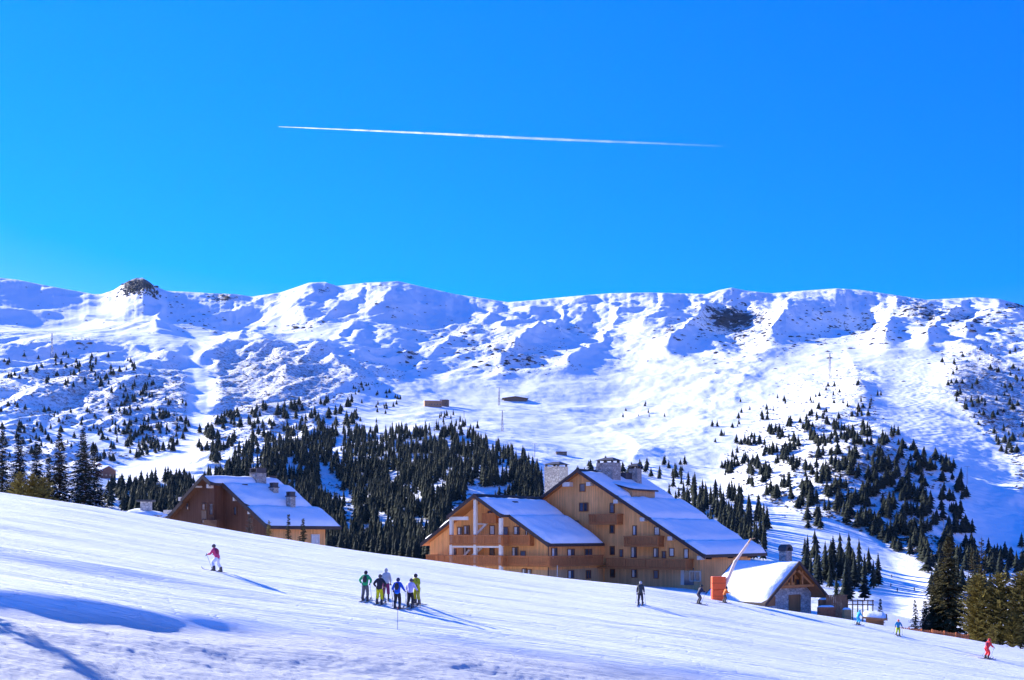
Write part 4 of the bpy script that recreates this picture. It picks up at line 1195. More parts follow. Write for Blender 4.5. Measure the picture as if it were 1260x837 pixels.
        v.build('roof_vent', FASCIA, H)
    # loggia: posts, beams, panels, stairs
    YP = -13.35
    for zx, ztop, zb in ((245, 425, BASE), (375, 330, BASE), (513, 430, BASE)):
        x, z = F.on_y(*z1(zx, ztop), YP); p = MB()
        zt = min(z, WZ-S*abs(x-RX)-.36); p.box(x-.19, x+.19, YP-.19, YP+.19, zb, zt); p.build('post', WHITE, H)
    xa, za = F.on_y(*z1(238, 432), YP); xb, _ = F.on_y(*z1(335, 432), YP)
    b_ = MB(); b_.box(xa-.1, xb, YP-.12, YP+.12, za-.22, za+.20); b_.build('beam', WHITE, H)
    xa, za = F.on_y(*z1(240, 582), YP); xb, _ = F.on_y(*z1(520, 582), YP)
    b_ = MB(); b_.box(xa, xb, YP-.10, YP+.14, za-.16, za+.13); b_.build('beam', WHITE, H)
    zu = F.on_y(*z1(375, 524), YP)[1]-1.02; zl = F.on_y(*z1(375, 634), YP)[1]-1.02
    xL = F.on_y(*z1(235, 550), YP-.2)[0]; xR = F.on_y(*z1(520, 550), YP-.2)[0]
    xE = F.on_y(*z1(668, 550), -12.2)[0]
    slab(H, xL, xR, YP-.15, -11.303, zu-.02); slab(H, xR+.003, xE, -12.15, -11.303, zu-.02)
    balcony_run(H, [(xL, -11.3), (xL, YP-.22), (xR, YP-.22), (xR, -12.25), (xE, -12.25), (xE, -11.3)], zu)
    xLL = F.on_y(*z1(108, 650), YP-.2)[0]
    slab(H, xLL, xR, YP-.15, -11.303, zl-.02); slab(H, xR+.003, wr+1.05, -12.15, -11.303, zl-.02); slab(H, wr+.003, wr+1.0, -11.300, .2, zl-.02)
    balcony_run(H, [(xLL, -11.3), (xLL, YP-.22), (xR, YP-.22), (xR, -12.6), (wr+1.1, -12.6), (wr+1.1, -.9)], zl)
    # small timber box balcony and stair stringers in the gable
    YG = -11.3
    a = F.on_y(*z1(408, 430), YG-.9)[0]; b = F.on_y(*z1(485, 430), YG-.9)[0]; zt = F.on_y(*z1(445, 402), YG-.9)[1]; zb = F.on_y(*z1(445, 458), YG-.9)[1]
    bx = MB(); bx.box(a, b, YG-.9, YG-.003, zb, zt); bx.build('gable_box', BALC, H)
    for (p, q) in (((386,512),(432,462)), ((350,640),(410,590)), ((308,640),(345,600))):
        xa, za = F.on_y(*z1(*p), YG-.8); xb, zb = F.on_y(*z1(*q), YG-.8)
        st = MB(); st.beam((xa, YG-.8, za), (xb, YG-.8, zb), .16, .26); st.build('stair_stringer', WHITE, H)
    xa, za = F.on_y(*z1(385, 462), YG-.4); xb, _ = F.on_y(*z1(440, 462), YG-.4); st = MB(); st.box(xa, xb, YG-.5, YG-.3, za-.1, za+.1); st.build('lintel', WHITE, H)
    for zx, zy, ww, hh, kd in [(292,500,28,44,'half'),(328,495,32,50,'half'),(466,495,28,52,'white'),(600,498,34,46,'half'),(540,500,26,46,'shut'),(652,505,8,40,'white'),
                               (262,615,20,38,'dark'),(322,610,22,44,'half'),(465,612,26,46,'dark'),(590,612,34,50,'half'),(634,628,28,40,'shut'),(455,405,22,26,'dark')]:
        px, row = z1(zx, zy); x, z = F.on_y(px, row, YG); D = F.w(x, YG)[1]
        window_y(H, x, z, ww/4.404*F.scale_y(px, YG)*.8, hh/4.404*D/FPX*.86, YG, kd)
    # small cellar windows
    for zx, zy in [(640,718),(668,722)]:
        px, row = z1(zx, zy); x, z = F.on_y(px, row, -11.34); window_y(H, x, z, .5, .5, -11.34, 'half')
    # wing side wall
    for zx, zy, ww, hh, kd in [(800,622,34,66,'half'),(890,622,44,52,'half'),(985,622,44,52,'dark'),(890,735,36,46,'half'),(985,735,28,46,'dark')]:
        px, row = z1(zx, zy); xx = wr if row < 700 else wr+.03; y, z = F.on_x(px, row, xx); D = F.w(xx, y)[1]
        window_x(H, y, z, ww/4.404*F.scale_x(px, xx)*.8, hh/4.404*D/FPX*.86, xx, kd)
    for zx in (790, 888, 985):
        px, row = z1(zx, 573); y, z = F.on_x(px, row, wr+.5); p = MB(); p.box(wr+.003, wr+.65, y-.32, y+.32, z-.14, z+.14); p.build('purlin_end', WHITE, H)
    # main block windows between wing and gable
    for zx, zy, ww, hh in [(1115,380,26,50),(1115,490,26,46),(1118,607,26,48),(1118,728,26,46)]:
        px, row = z1(zx, zy); yy = .9 if row < 700 else .86; x, z = F.on_y(px, row, yy); D = F.w(x, yy)[1]
        window_y(H, x, z, ww/4.404*F.scale_y(px, yy)*.7, hh/4.404*D/FPX*.8, yy, 'dark')
    # downpipe and corner post
    for x, y, zt in ((wr+.12, -11.42, -1.0),):
        p = MB(); p.tube([(x, y, BASE), (x, y, zt)], .06, 6); p.build('downpipe', FASCIA, H)
    p = MB(); yy = F.on_x(z1(818,600)[0], 660, wr+1.3)[0]; p.tube([(wr+1.3, yy, BASE), (wr+1.3, yy, -3.4)], .05, 6); p.build('thin_pole', mat('galvanised', (.45,.45,.42), rough=.5, metal=.3), H)
    # side wall of the main block under the right eave: brackets
    for y in (2.5, 8.5, 14.2):
        p = MB(); p.box(16.9, 17.6, y-.12, y+.12, -2.75, -2.4); p.build('eave_bracket', FASCIA, H)
    # snow lip below the hotel
    return F
HF = hotel()

def brown_house():
    F = Frame_(-35.2, 125.0, -42.0)
    H = thing('brown_chalet', (F.X, F.Y, 0), F.a, 'brown timber chalet with snowy roof and three stone chimneys, half hidden by the piste', 'house')
    S = .575; AZ = 6.95; BASE = -6.0
    ze = AZ-S*10.1
    w = MB(); xr, xl = 9.0, -9.6
    rz_ = lambda x: AZ-S*abs(x)-.34
    jx = F.on_y(*z4(480, 190), .8)[0]
    w.prism_y([(jx-.6, BASE), (xr, BASE), (xr, rz_(xr)), (jx-.6, rz_(jx-.6))], 2.3, 2.55); w.build('gable_wall', DARKWOOD, H)
    # forward part of the gable under the taller roof
    w = MB(); w.prism_y([(xl, BASE), (jx-.5, BASE), (jx-.5, rz_(jx-.5)), (0, rz_(0)), (xl, rz_(xl))], .8, 2.297); w.build('gable_bay', DARKWOOD, H)
    w = MB(); w.prism_y([(xl+.02, BASE), (xr-.02, BASE), (xr-.02, rz_(xr-.02)), (0, rz_(0)-.01), (xl+.02, rz_(xl+.02))], 2.553, 10.4); w.build('side_wall', PINE, H)
    roof_half(H, 0, AZ, S, 1, [(0, jx, 0, 10.4), (jx, 6.2, 1.6, 11.0), (6.2, 10.2, 1.6, 11.9)], seed=41, snow=.36, snow_from=.1)
    roof_half(H, 0, AZ, S, -1, [(0, 4.6, 0, 10.4), (4.6, 10.2, .25, 10.4)], seed=51, snow=.36, snow_from=.1, sofm=DARKWOOD)
    for zx, zy, hw in [(362,170,.75),(282,243,.75),(200,315,.75),(432,172,.3),(482,207,.6),(578,243,.3),(660,316,.3)]:
        yy = .2 if zx < 440 else 1.8
        x, z = F.on_y(*z4(zx, zy), yy); p = MB(); p.box(x-hw*.6, x+hw*.6, yy-.1, yy+.7, z-.22, z+.22); p.build('purlin_end', WHITE, H)
    # openings in the gable
    x, z = F.on_y(*z4(412, 330), .8)
    d = MB(); d.box(x-.5, x+.5, .72, .80, -4.5, z+1.3); d.build('door_panel', mat('grey_brown_panel', (.20,.13,.09), rough=.8, var=.2), H)
    for zx, zy, ww, hh in [(412,288,22,34),(412,368,22,18),(452,300,24,70),(487,235,26,32),(320,285,16,38),(272,290,16,34),(585,310,18,50)]:
        yy = .8 if zx <= 487 else 2.3
        if zx == 487 and F.on_y(*z4(zx, zy), .8)[0] > jx-.6: yy = 2.3
        px, row = z4(zx, zy); x, z = F.on_y(px, row, yy); D = F.w(x, yy)[1]
        window_y(H, x, z, max(.35, ww/4.5*F.scale_y(px, yy)*.75), hh/4.5*D/FPX*.85, yy-(.085 if zx == 412 else 0), 'dark', frame=DARKWOOD)
    b = MB(); x, z = F.on_y(*z4(452, 365), .5); b.box(x-.9, x+1.6, .1, .797, z-.9, z+.1); b.build('balcony_box', DARKWOOD, H)
    # side wall window with white shutters
    y, z = F.on_x(*z4(1025, 466), xr); window_x(H, y, z, 1.0, .95, xr, 'white', frame=WHITE)
    y, z = F.on_x(*z4(1000, 400), xr)
    # chimneys
    def on_roof(px, row, s=S):
        best = None
        for k in range(200):
            x = 9.5*k/200; yy, z = F.on_x(px, row, x); e = abs(z-(AZ-s*x+.3))
            if best is None or e < best[0]: best = (e, x, yy)
        return best[1], best[2]
    for (zx, zy, top, wx, wy) in [(708,150,85,1.5,1.3),(797,228,165,.8,.7),(890,295,215,.85,.7)]:
        px, row = z4(zx, zy); x, y = on_roof(px, row-3)
        D = F.w(x, y)[1]; zt = (HOR-(560+top/4.5))/FPX*D
        chimney(H, x, y, AZ-S*x-1.0, zt-.35, wx, wy, cap='slots')
    x, y = on_roof(*z4(632, 170)); v = MB(); zc = AZ-S*x; v.box(x-.2, x+.2, y-.35, y+.35, zc, zc+.5); v.build('roof_vent', FASCIA, H)
    x, y = on_roof(*z4(785, 124)); v = MB(); zc = AZ-S*x; v.box(x-.15, x+.15, y-.5, y+.5, zc, zc+.5); v.build('roof_vent', FASCIA, H)
    return F
BF = brown_house()

def stone_chalet():
    # ridge runs back-left: local +y = (-.6,.8)
    F = Frame_(31.4, 120.0, 36.87)
    H = thing('stone_chalet', (F.X, F.Y, 0), F.a, 'stone and timber chalet with a steep snowy roof to the right of the hotel', 'house')
    S = .78; AZ = -2.75; BASE = -11.0; rz_ = lambda x: AZ-S*abs(x)-.28
    YW = 1.7
    w = MB(); w.prism_y([(-4.6, BASE), (4.2, BASE), (4.2, rz_(4.2)), (3.2, -5.55), (-3.2, -5.55), (-4.6, rz_(4.6))], YW, 8.6); w.build('stone_wall', STONE_W, H)
    w = MB(); w.prism_y([(-3.2, -5.547), (3.2, -5.547), (0, rz_(0)-.02)], YW+.05, 8.55); w.build('gable_wall', PINE, H)
    roof_half(H, 0, AZ, S, -1, [(0, 5.7, 0, 9.3)], seed=61, snow=.30, th=.22, snow_from=.0)
    roof_half(H, 0, AZ, S, 1, [(0, 5.1, 0, 9.3)], seed=65, snow=.32, th=.22, snow_from=.0)
    # timber truss
    for p, q in (((-2.9,.35,-5.45),(2.9,.35,-5.45)),):
        m = MB(); m.beam(p, q, .2, .26); m.build('tie_beam', SOFFIT, H)
    for p, q in (((-2.5, .35, -5.3), (-.2, .35, -3.75)), ((.2, .35, -3.75), (2.5, .35, -5.3))):
        m = MB(); m.beam(p, q, .2, .24); m.build('rafter_brace', SOFFIT, H)
    for x in (-.9, .9):
        m = MB(); m.box(x-.1, x+.1, .25, .45, -5.3, rz_(x)-.02); m.build('king_post', SOFFIT, H)
    # upper windows with grey green shutters, balcony strip, lower openings
    for x, z, ww, hh, kd in [(-.45,-4.3,.75,1.3,'shut'),(.75,-4.5,.8,1.1,'dark'),(-1.75,-4.95,.5,.6,'white'),(1.85,-5.1,.5,.5,'dark')]:
        window_y(H, x, z, ww, hh, YW+.05, kd)
    zl = -7.0
    m = MB(); m.box(-3.6, -2.0, YW-.06, YW+.1, -7.6, -6.55); o = m.build('garage_door', planks('door_planks', (.33,.16,.07), .18), H)
    m = MB(); m.box(.3, 2.3, YW-.06, YW+.1, -8.4, -6.5); m.build('timber_door', planks('door_planks', (.33,.16,.07), .18), H)
    m = MB(); m.box(-3.15, 3.15, YW-.25, YW-.003, -5.72, -5.52); m.build('floor_beam', SOFFIT, H)
    m = MB()
    for k in range(14): m.box(-2.6+k*.18, -2.5+k*.18, YW-.32, YW-.28, -5.5, -5.05)
    o = m.build('rail_boards', BALC, H); o['kind'] = 'stuff'
    # chimney behind the ridge
    x, z = F.on_y(966.5, 690, 6.0)
    b = MB(); z0 = F.on_y(966.5, 692, 6.0)[1]-2.5; zt = F.on_y(966.5, 678, 6.0)[1]; b.box(x-.55, x+.55, 5.5, 6.5, z0, zt); c = b.build('chimney', STONE, H)
    k = MB(); n = 8
    arch = [(x-.62, zt)]+[(x-.62*math.cos(math.pi*i/n), zt+.15+.62*math.sin(math.pi*i/n)) for i in range(n+1)]+[(x+.62, zt), (x+.35, zt)]+[(x+.32*math.cos(math.pi*i/n), zt+.05+.42*math.sin(math.pi*i/n)) for i in range(n+1)]+[(x-.35, zt)]
    k.prism_y(arch, 5.42, 6.58); k.build('chimney_cap', SLATE, c)
    return F
CF = stone_chalet()

# ---------------- terrace, hut and fences to the right of the stone chalet
def pxz(px, row, Y): return U(px)*Y, (HOR-row)/FPX*Y
TB = mat('terrace_wood', (.26, .14, .075), rough=.8, var=.3, scale=3, stretch=(5,5,.7))
def terrace():
    Y = 119.0
    x0, zt = pxz(1016.5, 733.5, Y); x1, _ = pxz(1042, 733.5, Y)
    t = thing('terrace_screen', (x0, Y, -11.0), 0, 'brown board screen around the small terrace beside the stone chalet', 'screen')
    n = int((x1-x0)/.2)
    me = None
    for k in range(n):
        xx = (x1-x0)*k/n
        b = MB(); b.box(xx, xx+.185, 0, .04, 0, zt+11.0+rng.uniform(-.03,.03)); b.build('board', TB, t)
    for k in range(8):
        b = MB(); b.box(x1-x0, x1-x0+.04, .05+k*.2, .235+k*.2, 0, zt+10.95); b.build('board', TB, t)
    b = MB(); b.box(-.05, x1-x0+.08, -.03, .09, zt+11.03, zt+11.12); b.build('cap_rail', TB, t)
    # post and rail fence
    x0, zt = pxz(1043, 739, Y); x1, _ = pxz(1074, 741, Y)
    t = thing('rail_fence', (x0, Y, zt-3), 0, 'dark two rail wooden fence between terrace screen and snow topped hut', 'fence')
    for k in range(6):
        b = MB(); xx = (x1-x0)*k/5; b.box(xx-.05, xx+.05, -.05, .05, 0, 3.08); b.build('post', TB, t)
    for z in (2.92, 2.5):
        b = MB(); b.box(-.1, x1-x0+.1, -.09, -.053, z, z+.11); b.build('rail', TB, t)
    # low terrace walls and planters in front
    for (xa, xb, r0, r1, Yv, nm, lab, cat, m_) in [
        (1008,1028,747,760,116.5,'planter','reddish timber planter box in front of the terrace screen, against the chalet','planter',mat('red_wood', (.32,.12,.06), rough=.8, var=.3, scale=4)),
        (1039,1048,750,763,115.5,'timber_crate','tan upright timber crate at the front of the terrace','crate',mat('tan_wood', (.40,.27,.13), rough=.8, var=.2, scale=4)),
        (1009,1024,738,745,119.6,'bench','low wooden bench with snow on it between chalet wall and screen','bench',TB)]:
        x0, zt = pxz(xa, r0, Yv); x1, zb = pxz(xb, r1, Yv)
        t = thing(nm, (x0, Yv, zb-.8), 0, lab, cat); h = zt-zb+.8; w_ = x1-x0
        nb = max(2, int(h/.22))
        for k in range(nb):
            b = MB(); b.box(0, w_, 0, .05, h*k/nb, h*(k+1)/nb-.02); b.build('plank', m_, t)
        b = MB(); b.box(.03, .1, .05, .9, 0, h-.05); b.box(w_-.1, w_-.03, .05, .9, 0, h-.05); b.box(.1, w_-.1, .85, .9, 0, h-.05); b.build('frame', m_, t)
        s = MB()
        def P(a, c): return Vector((w_*c, .9*a, h-.04)), Vector((0, 0, 1))
        snow_panel(s, P, 4, 8, .22, 5); s.build('snow_cover', SNOW_ROOF, t, smooth=True)
    # little hut with a thick snow cap
    Yh = 110.0
    x0, zt = pxz(1064, 757, Yh); x1, zb = pxz(1087, 766, Yh)
    t = thing('snow_capped_hut', (x0, Yh, zb-.3), R(-18), 'low wooden hut with a thick slab of snow on its roof behind the turquoise skier', 'hut')
    w_ = (x1-x0)*1.02
    b = MB(); b.box(.1, w_-.1, .1, 2.2, -1.0, .85); b.build('hut_wall', planks('hut_planks', (.28,.14,.07), .2, True), t)
    b = MB(); b.hexa([(-.25,-.3,.72),(w_+.25,-.3,.55),(w_+.25,2.5,.85),(-.25,2.5,1.02),(-.25,-.3,.90),(w_+.25,-.3,.73),(w_+.25,2.5,1.03),(-.25,2.5,1.2)]); b.build('roof', TB, t)
    s = MB()
    def P(a, c): return Vector((-.15+(w_+.3)*c, -.25+2.6*a, .91+.10*a*1.0-.17*c+.18*a)), Vector((0, 0, 1))
    snow_panel(s, P, 8, 10, .27, 15); s.build('snow_cover', SNOW_ROOF, t, smooth=True)
    # stacked dark timber left of hut
    t = thing('log_pile', (U(1056)*109, 109, -9.6), 0, 'pile of dark logs just left of the snow capped hut', 'log pile')
    lg = MB(); lg.tube([(0,-1.0,0),(0,1.0,0)], .14, 8); me = lg.mesh('log', mat('log_bark', (.16,.08,.045), rough=.9, var=.3, scale=5))
    for r_ in range(3):
        for k in range(6-r_):
            o = bpy.data.objects.new('log', me); COL.objects.link(o); o.parent = t; o.location = (k*.29+r_*.145-.6, 0, .14+r_*.25-.1); o.rotation_euler = (0, 0, rng.uniform(-.05, .05))
    # orange slat fence along the piste edge
    OR = mat('orange_fence_wood', (.52, .17, .06), rough=.8, var=.3, scale=4)
    Yf = 101.5
    for (xa, ra, xb, rb, h, lab) in [(1104,771.5,1150,776.5,.78,'left stretch of the low reddish slat fence at the piste edge'),(1146,775.0,1190,781.0,.95,'right stretch of the low reddish slat fence, nearer the olive conifers')]:
        x0, z0_ = pxz(xa, ra, Yf); x1, z1_ = pxz(xb, rb, Yf)
        t = thing('slat_fence', (x0, Yf-(.4 if xa > 1140 else 0), z0_), 0, lab, 'fence', 'low reddish fence stretches')
        n = int((x1-x0)/.17); sb = MB()
        for k in range(n):
            xx = (x1-x0)*k/n; zz = (z1_-z0_)*k/n+rng.uniform(-.03,.03)
            sb.box(xx, xx+.12, 0, .03, zz-h-.9, zz)
        o = sb.build('slats', OR, t); o['kind'] = 'stuff'
        rl = MB()
        for dz in (.2, .65): rl.beam((0, .06, -dz), (x1-x0, .06, z1_-z0_-dz), .05, .09)
        rl.build('rail', OR, t)
        for k in range(4):
            p = MB(); xx = (x1-x0)*k/3; p.box(xx-.06, xx+.06, .09, .21, (z1_-z0_)*k/3-h-.9, (z1_-z0_)*k/3+.07); p.build('post', OR, t)
terrace()

def snow_lance():
    Y = 99.0
    x, zb = pxz(884, 737, Y); gz = nz(x, Y); zb = min(gz, zb)
    t = thing('snow_lance', (x, Y, gz-.15), 0, 'tilted white snow making lance rising from a bright orange padded base', 'snow lance')
    zt = pxz(884, 709.5, Y)[1]-gz+.15
    # padding: tall rounded mat wrapped round the foot
    pd = MB(); n = 20; a = .66; b_ = .42
    out = [(a*math.copysign(abs(math.cos(k*2*math.pi/n))**.55, math.cos(k*2*math.pi/n)), b_*math.copysign(abs(math.sin(k*2*math.pi/n))**.55, math.sin(k*2*math.pi/n))) for k in range(n)]
    for z0, z1_ in ((0, zt*.5-.01), (zt*.5+.01, zt)): pd.prism_z(out, z0, z1_)
    ORG = mat('orange_padding', (.80, .10, .015), rough=.5, var=.08, scale=3, spec=.4)
    pd.build('padding', ORG, t, bevel=.04)
    st = MB(); 
    for z in (zt*.25, zt*.75): st.prism_z([(p[0]*1.015, p[1]*1.015) for p in out], z-.03, z+.03)
    st.build('strap', mat('dark_strap', (.5,.07,.02), rough=.7), t)
    x0, z0_ = .45, zt-.2
    xe, ze = pxz(924, 663, Y); xe -= x; ze -= gz-.15
    xm, zm = x0+(xe-x0)*.42, z0_+(ze-z0_)*.42
    p = MB(); p.tube([(x0-.35,0,.3),(xm,0,zm)], [.17,.15], 10); p.build('lower_pole', mat('lance_white', (.78,.60,.48), rough=.4, var=.08), t)
    p = MB(); p.tube([(xm,0,zm),(xe-.25,0,ze-.4)], [.14,.10], 10); p.build('upper_pole', mat('lance_white', (.78,.60,.48), rough=.4), t)
    p = MB(); p.tube([(xe-.25,0,ze-.4),(xe,0,ze)], [.085,.075], 8); p.tube([(xe-.05,0,ze),(xe+.35,-.02,ze+.05)], [.05,.035], 6); p.build('nozzle_head', mat('lance_tip', (.62,.36,.18), rough=.5), t)
    p = MB(); p.tube([(xm-.05,0,zm-.1),(xm+.05,0,zm+.12)], .15, 10); p.build('collar', mat('galvanised', (.45,.45,.42), rough=.5), t)
    b = MB(); b.box(.66, .80, -.12, .12, zt*.35, zt*.62); b.build('control_box', SLATE, t)
snow_lance()

# ---------------- far buildings, pylons and lifts
def far_house(px, row, wpx, hpx, rz, label, wallm, roof='gable', yoff=0, snow=True, cat='building', wins=3, depth=.7):
    p = far_hit(px, row)
    D = p[1]; m = D/FPX; W = wpx*m; Hh = hpx*m; dp = W*depth
    t = thing('mountain_house', (p[0], p[1], p[2]-.3), rz, label, cat)
    w = MB(); rh = Hh*.35 if roof == 'gable' else .0
    hw = Hh-rh
    if roof == 'gable':
        w.prism_y([(-W/2, -2), (W/2, -2), (W/2, hw), (0, Hh), (-W/2, hw)], 0, dp)
    else: w.box(-W/2, W/2, 0, dp, -2, hw)
    w.build('wall', wallm, t)
    r_ = MB()
    if roof == 'gable':
        for sg in (-1, 1):
            e = W*.08; L = W/2+e; s = rh/(W/2)
            q = lambda d, y, o: (sg*d, y, Hh+.1-s*d+o)
            r_.hexa([q(0,-e,0),q(L,-e,0),q(L,dp+e,0),q(0,dp+e,0),q(0,-e,.5),q(L,-e,.5),q(L,dp+e,.5),q(0,dp+e,.5)])
    else: r_.box(-W/2-.5, W/2+.5, -.8, dp+.5, hw+.003, hw+.5)
    r_.build('roof', SNOW_ROOF if snow else FASCIA, t)
    for k in range(wins):
        x = -W/2+W*(k+.5)/wins; ww = min(1.6, W/wins*.5)
        f = MB(); f.box(x-ww/2, x+ww/2, -.08, -.003, hw*.35, hw*.35+min(1.6, hw*.4)); o = f.build('window', GLASS, t)
    return t
far_house(533, 501, 21, 8, .2, 'long wooden mountain restaurant with sunlit walls on the white plateau', mat('far_timber', (.34,.19,.10), rough=.8, var=.2, scale=.5), 'flat', wins=6, depth=.5)
far_house(546, 500, 10, 8, -.2, 'dark annex at the right end of the plateau restaurant', mat('far_dark', (.16,.11,.08), rough=.8), 'flat', snow=False, wins=2, cat='annex')
far_house(634, 494, 28, 6, .1, 'low dark lift building dug into the snow of the open slope', mat('far_dark', (.16,.11,.08), rough=.8), 'gable', snow=False, wins=3)
far_house(691, 560, 13, 4, 0, 'small flat hut on the white slope above the wood', mat('far_dark', (.16,.11,.08), rough=.8), 'flat', snow=False, wins=2, cat='hut')
far_house(133, 589, 26, 16, 1.15, 'reddish brown lodge with snowy roof between the near spruces and the left piste', mat('far_red', (.16,.07,.05), rough=.8, var=.2, scale=.5), 'gable', wins=4, cat='lodge')
far_house(122, 580, 14, 11, 1.0, 'smaller dark lodge just behind the reddish lodge', mat('far_red', (.16,.07,.05), rough=.8), 'gable', wins=2, cat='lodge')
far_house(206, 591, 9, 4, 0, 'tiny dark hut on the shaded flat beyond the brown chalet', mat('far_dark', (.16,.11,.08), rough=.8), 'flat', wins=1, cat='hut')
def low_roof():
    # snowy roof with a stone stub showing over the crest left of the brown chalet
    Y = 150.0; x0, zt = pxz(150, 622, Y); x1, _ = pxz(196, 628, Y)
    t = thing('low_snowy_building', (x0, Y, zt-4), 0, 'low snowy roof with a stone chimney over the crest left of the brown chalet', 'building')
    W = x1-x0
    w = MB(); w.box(.4, W-.2, .4, 6, -4, 2.7); w.build('wall', STONE, t)
    s = MB()
    def P(a, c): return Vector((W*c, 7*a, 2.9+.5*(1-abs(2*a-1))-.7*c*c)), Vector((0,0,1))
    snow_panel(s, P, 12, 12, .3, 3); s.build('snow_cover', SNOW_ROOF, t, smooth=True)
    x, zt2 = pxz(171.5, 615, Y); x -= x0; c = MB(); c.box(x-.55, x+.7, 2, 3.2, 2.5, zt2-zt+4-.2); o = c.build('chimney', STONE_W, t)
    k = MB(); k.box(x-1.0, x+1.1, 1.7, 3.5, zt2-zt+3.8, zt2-zt+4.05); k.build('chimney_cap', SLATE, o)
low_roof()
STEEL = mat('pylon_steel', (.20,.21,.24), rough=.6, metal=.2)
def pylon(px, row, hpx, label, kind='lattice', w=None):
    p = far_hit(px, row); m = p[1]/FPX; h = hpx*m
    t = thing('lift_pylon', (p[0], p[1], p[2]-1), .3, label, 'pylon', 'lift pylons on the mountain')
    b = MB(); r0 = .05*h if kind == 'lattice' else .022*h; rr = max(.13, .22*m)
    if kind == 'lattice':
        for sx in (-1, 1):
            for sy in (-1, 1): b.tube([(sx*r0, sy*r0, 0), (sx*r0*.2, sy*r0*.2, h+1)], rr, 4)
        for k in range(6):
            z0, z1_ = h*k/6, h*(k+1)/6; a0 = r0*(1-.8*k/6); a1 = r0*(1-.8*(k+1)/6)
            for sy in (-1, 1): b.tube([(-a0, sy*a0, z0), (a1, sy*a1, z1_)], rr*.6, 3); b.tube([(a0, sy*a0, z0), (-a1, sy*a1, z1_)], rr*.6, 3)
    else: b.tube([(0,0,0),(0,0,h+1)], [rr*1.8, rr*1.2], 6)
    b.build('mast', STEEL, t)
    c = MB(); c.beam((-.14*h-.6, 0, h+.9), (.14*h+.6, 0, h+.9), rr*1.6, rr*1.6); c.build('crossarm', STEEL, t)
for a in [(618,531,26,'tall lattice pylon on the white slope right of the lift building'),(614,499,22,'thin lattice pylon just behind the low dark lift building'),(1021,467,32,'tall thin lattice pylon on the white ridge at right'),(64,440,30,'faint tall pylon on the white hump at far left')]: pylon(*a)
for a in [(658,563,17,'short T shaped lift mast above the right end of the wood'),(1161,664,26,'slim lift mast on the shaded piste right of the rocky hillside'),(1190,596,22,'slim lift mast at the top of the shaded right piste'),(1148,470,10,'tiny lift mast at the top of the mogul piste'),(571,515,9,'tiny lift mast right of the plateau restaurant')]: pylon(*a, kind='post')
# ================================================================ SKIERS
def cloth(name, col, rough=.75): return mat(name, col, rough=rough, var=.12, scale=6, bump=.15)
SKIN = mat('skin', (.50,.28,.19), rough=.6)
BOOTM = cloth('boot_dark', (.05,.05,.06), .5)
SKIM = mat('ski_dark', (.06,.06,.08), rough=.4, spec=.5)
POLEM = mat('ski_pole', (.16,.16,.17), rough=.4)
GOG = mat('goggle_lens', (.03,.03,.04), rough=.15, spec=.8)

def skinned(name, V, E, Rd, m, parent, sub=1, smooth=True):
    me = bpy.data.meshes.new(name); me.from_pydata([tuple(v) for v in V], E, []); me.update()
    tmp = bpy.data.objects.new('tmp', me); COL.objects.link(tmp)
    tmp.modifiers.new('Skin', 'SKIN').use_smooth_shade = True
    sk = me.skin_vertices[0].data
    for i, r in enumerate(Rd):
        sk[i].radius = (r, r) if not hasattr(r, '__len__') else r
        sk[i].use_root = (i == 0)
    if sub:
        s = tmp.modifiers.new('Sub', 'SUBSURF'); s.levels = sub; s.render_levels = sub
    dg = bpy.context.evaluated_depsgraph_get()
    out = bpy.data.meshes.new_from_object(tmp.evaluated_get(dg))
    out.name = name
    bpy.data.objects.remove(tmp); bpy.data.meshes.remove(me)
    out.materials.clear(); out.materials.append(m)
    o = bpy.data.objects.new(name, out); COL.objects.link(o)
    if parent: o.parent = parent
    return o

def ellipsoid(mb, c, r, nu=12, nv=8, v0=-math.pi/2, v1=math.pi/2, off=0.0):
    b = len(mb.v); c = Vector(c)
    for j in range(nv+1):
        v = v0+(v1-v0)*j/nv
        for i in range(nu):
            u = 2*math.pi*i/nu
            mb.v.append((c.x+r[0]*math.cos(v)*math.cos(u), c.y+r[1]*math.cos(v)*math.sin(u), c.z+r[2]*math.sin(v)))
    for j in range(nv):
        for i in range(nu):
            mb.f.append((b+j*nu+i, b+j*nu+(i+1) % nu, b+(j+1)*nu+(i+1) % nu, b+(j+1)*nu+i)); mb.m.append(0)

def glove(parent, wrist, direction, side, m):
    """palm, four unequal curled fingers and a thumb leaving the side of the palm"""
    d = Vector(direction).normalized(); s = d.cross(Vector((0, 0, 1)))
    if s.length < .1: s = Vector((1, 0, 0))
    s = s.normalized()*side; n = d.cross(s).normalized()
    W = Vector(wrist); V = [W, W+d*.045, W+d*.085]; E = [(0,1),(1,2)]; Rr = [.032, (.042,.026), (.042,.024)]
    for k, (o, ln) in enumerate(((-.036,.062),(-.012,.074),(.012,.070),(.036,.054))):
        b = len(V); a = W+d*.10+s*o
        V += [a, a+d*ln*.5+n*.012, a+d*ln*.62+n*.045]; E += [(2,b),(b,b+1),(b+1,b+2)]; Rr += [.0135,.0125,.011]
    b = len(V); t = W+d*.035+s*.042
    V += [t, t+d*.03+s*.022+n*.01, t+d*.05+s*.018+n*.035]; E += [(1,b),(b,b+1),(b+1,b+2)]; Rr += [.016,.014,.012]
    return skinned('glove', V, E, Rr, m, parent, 1)

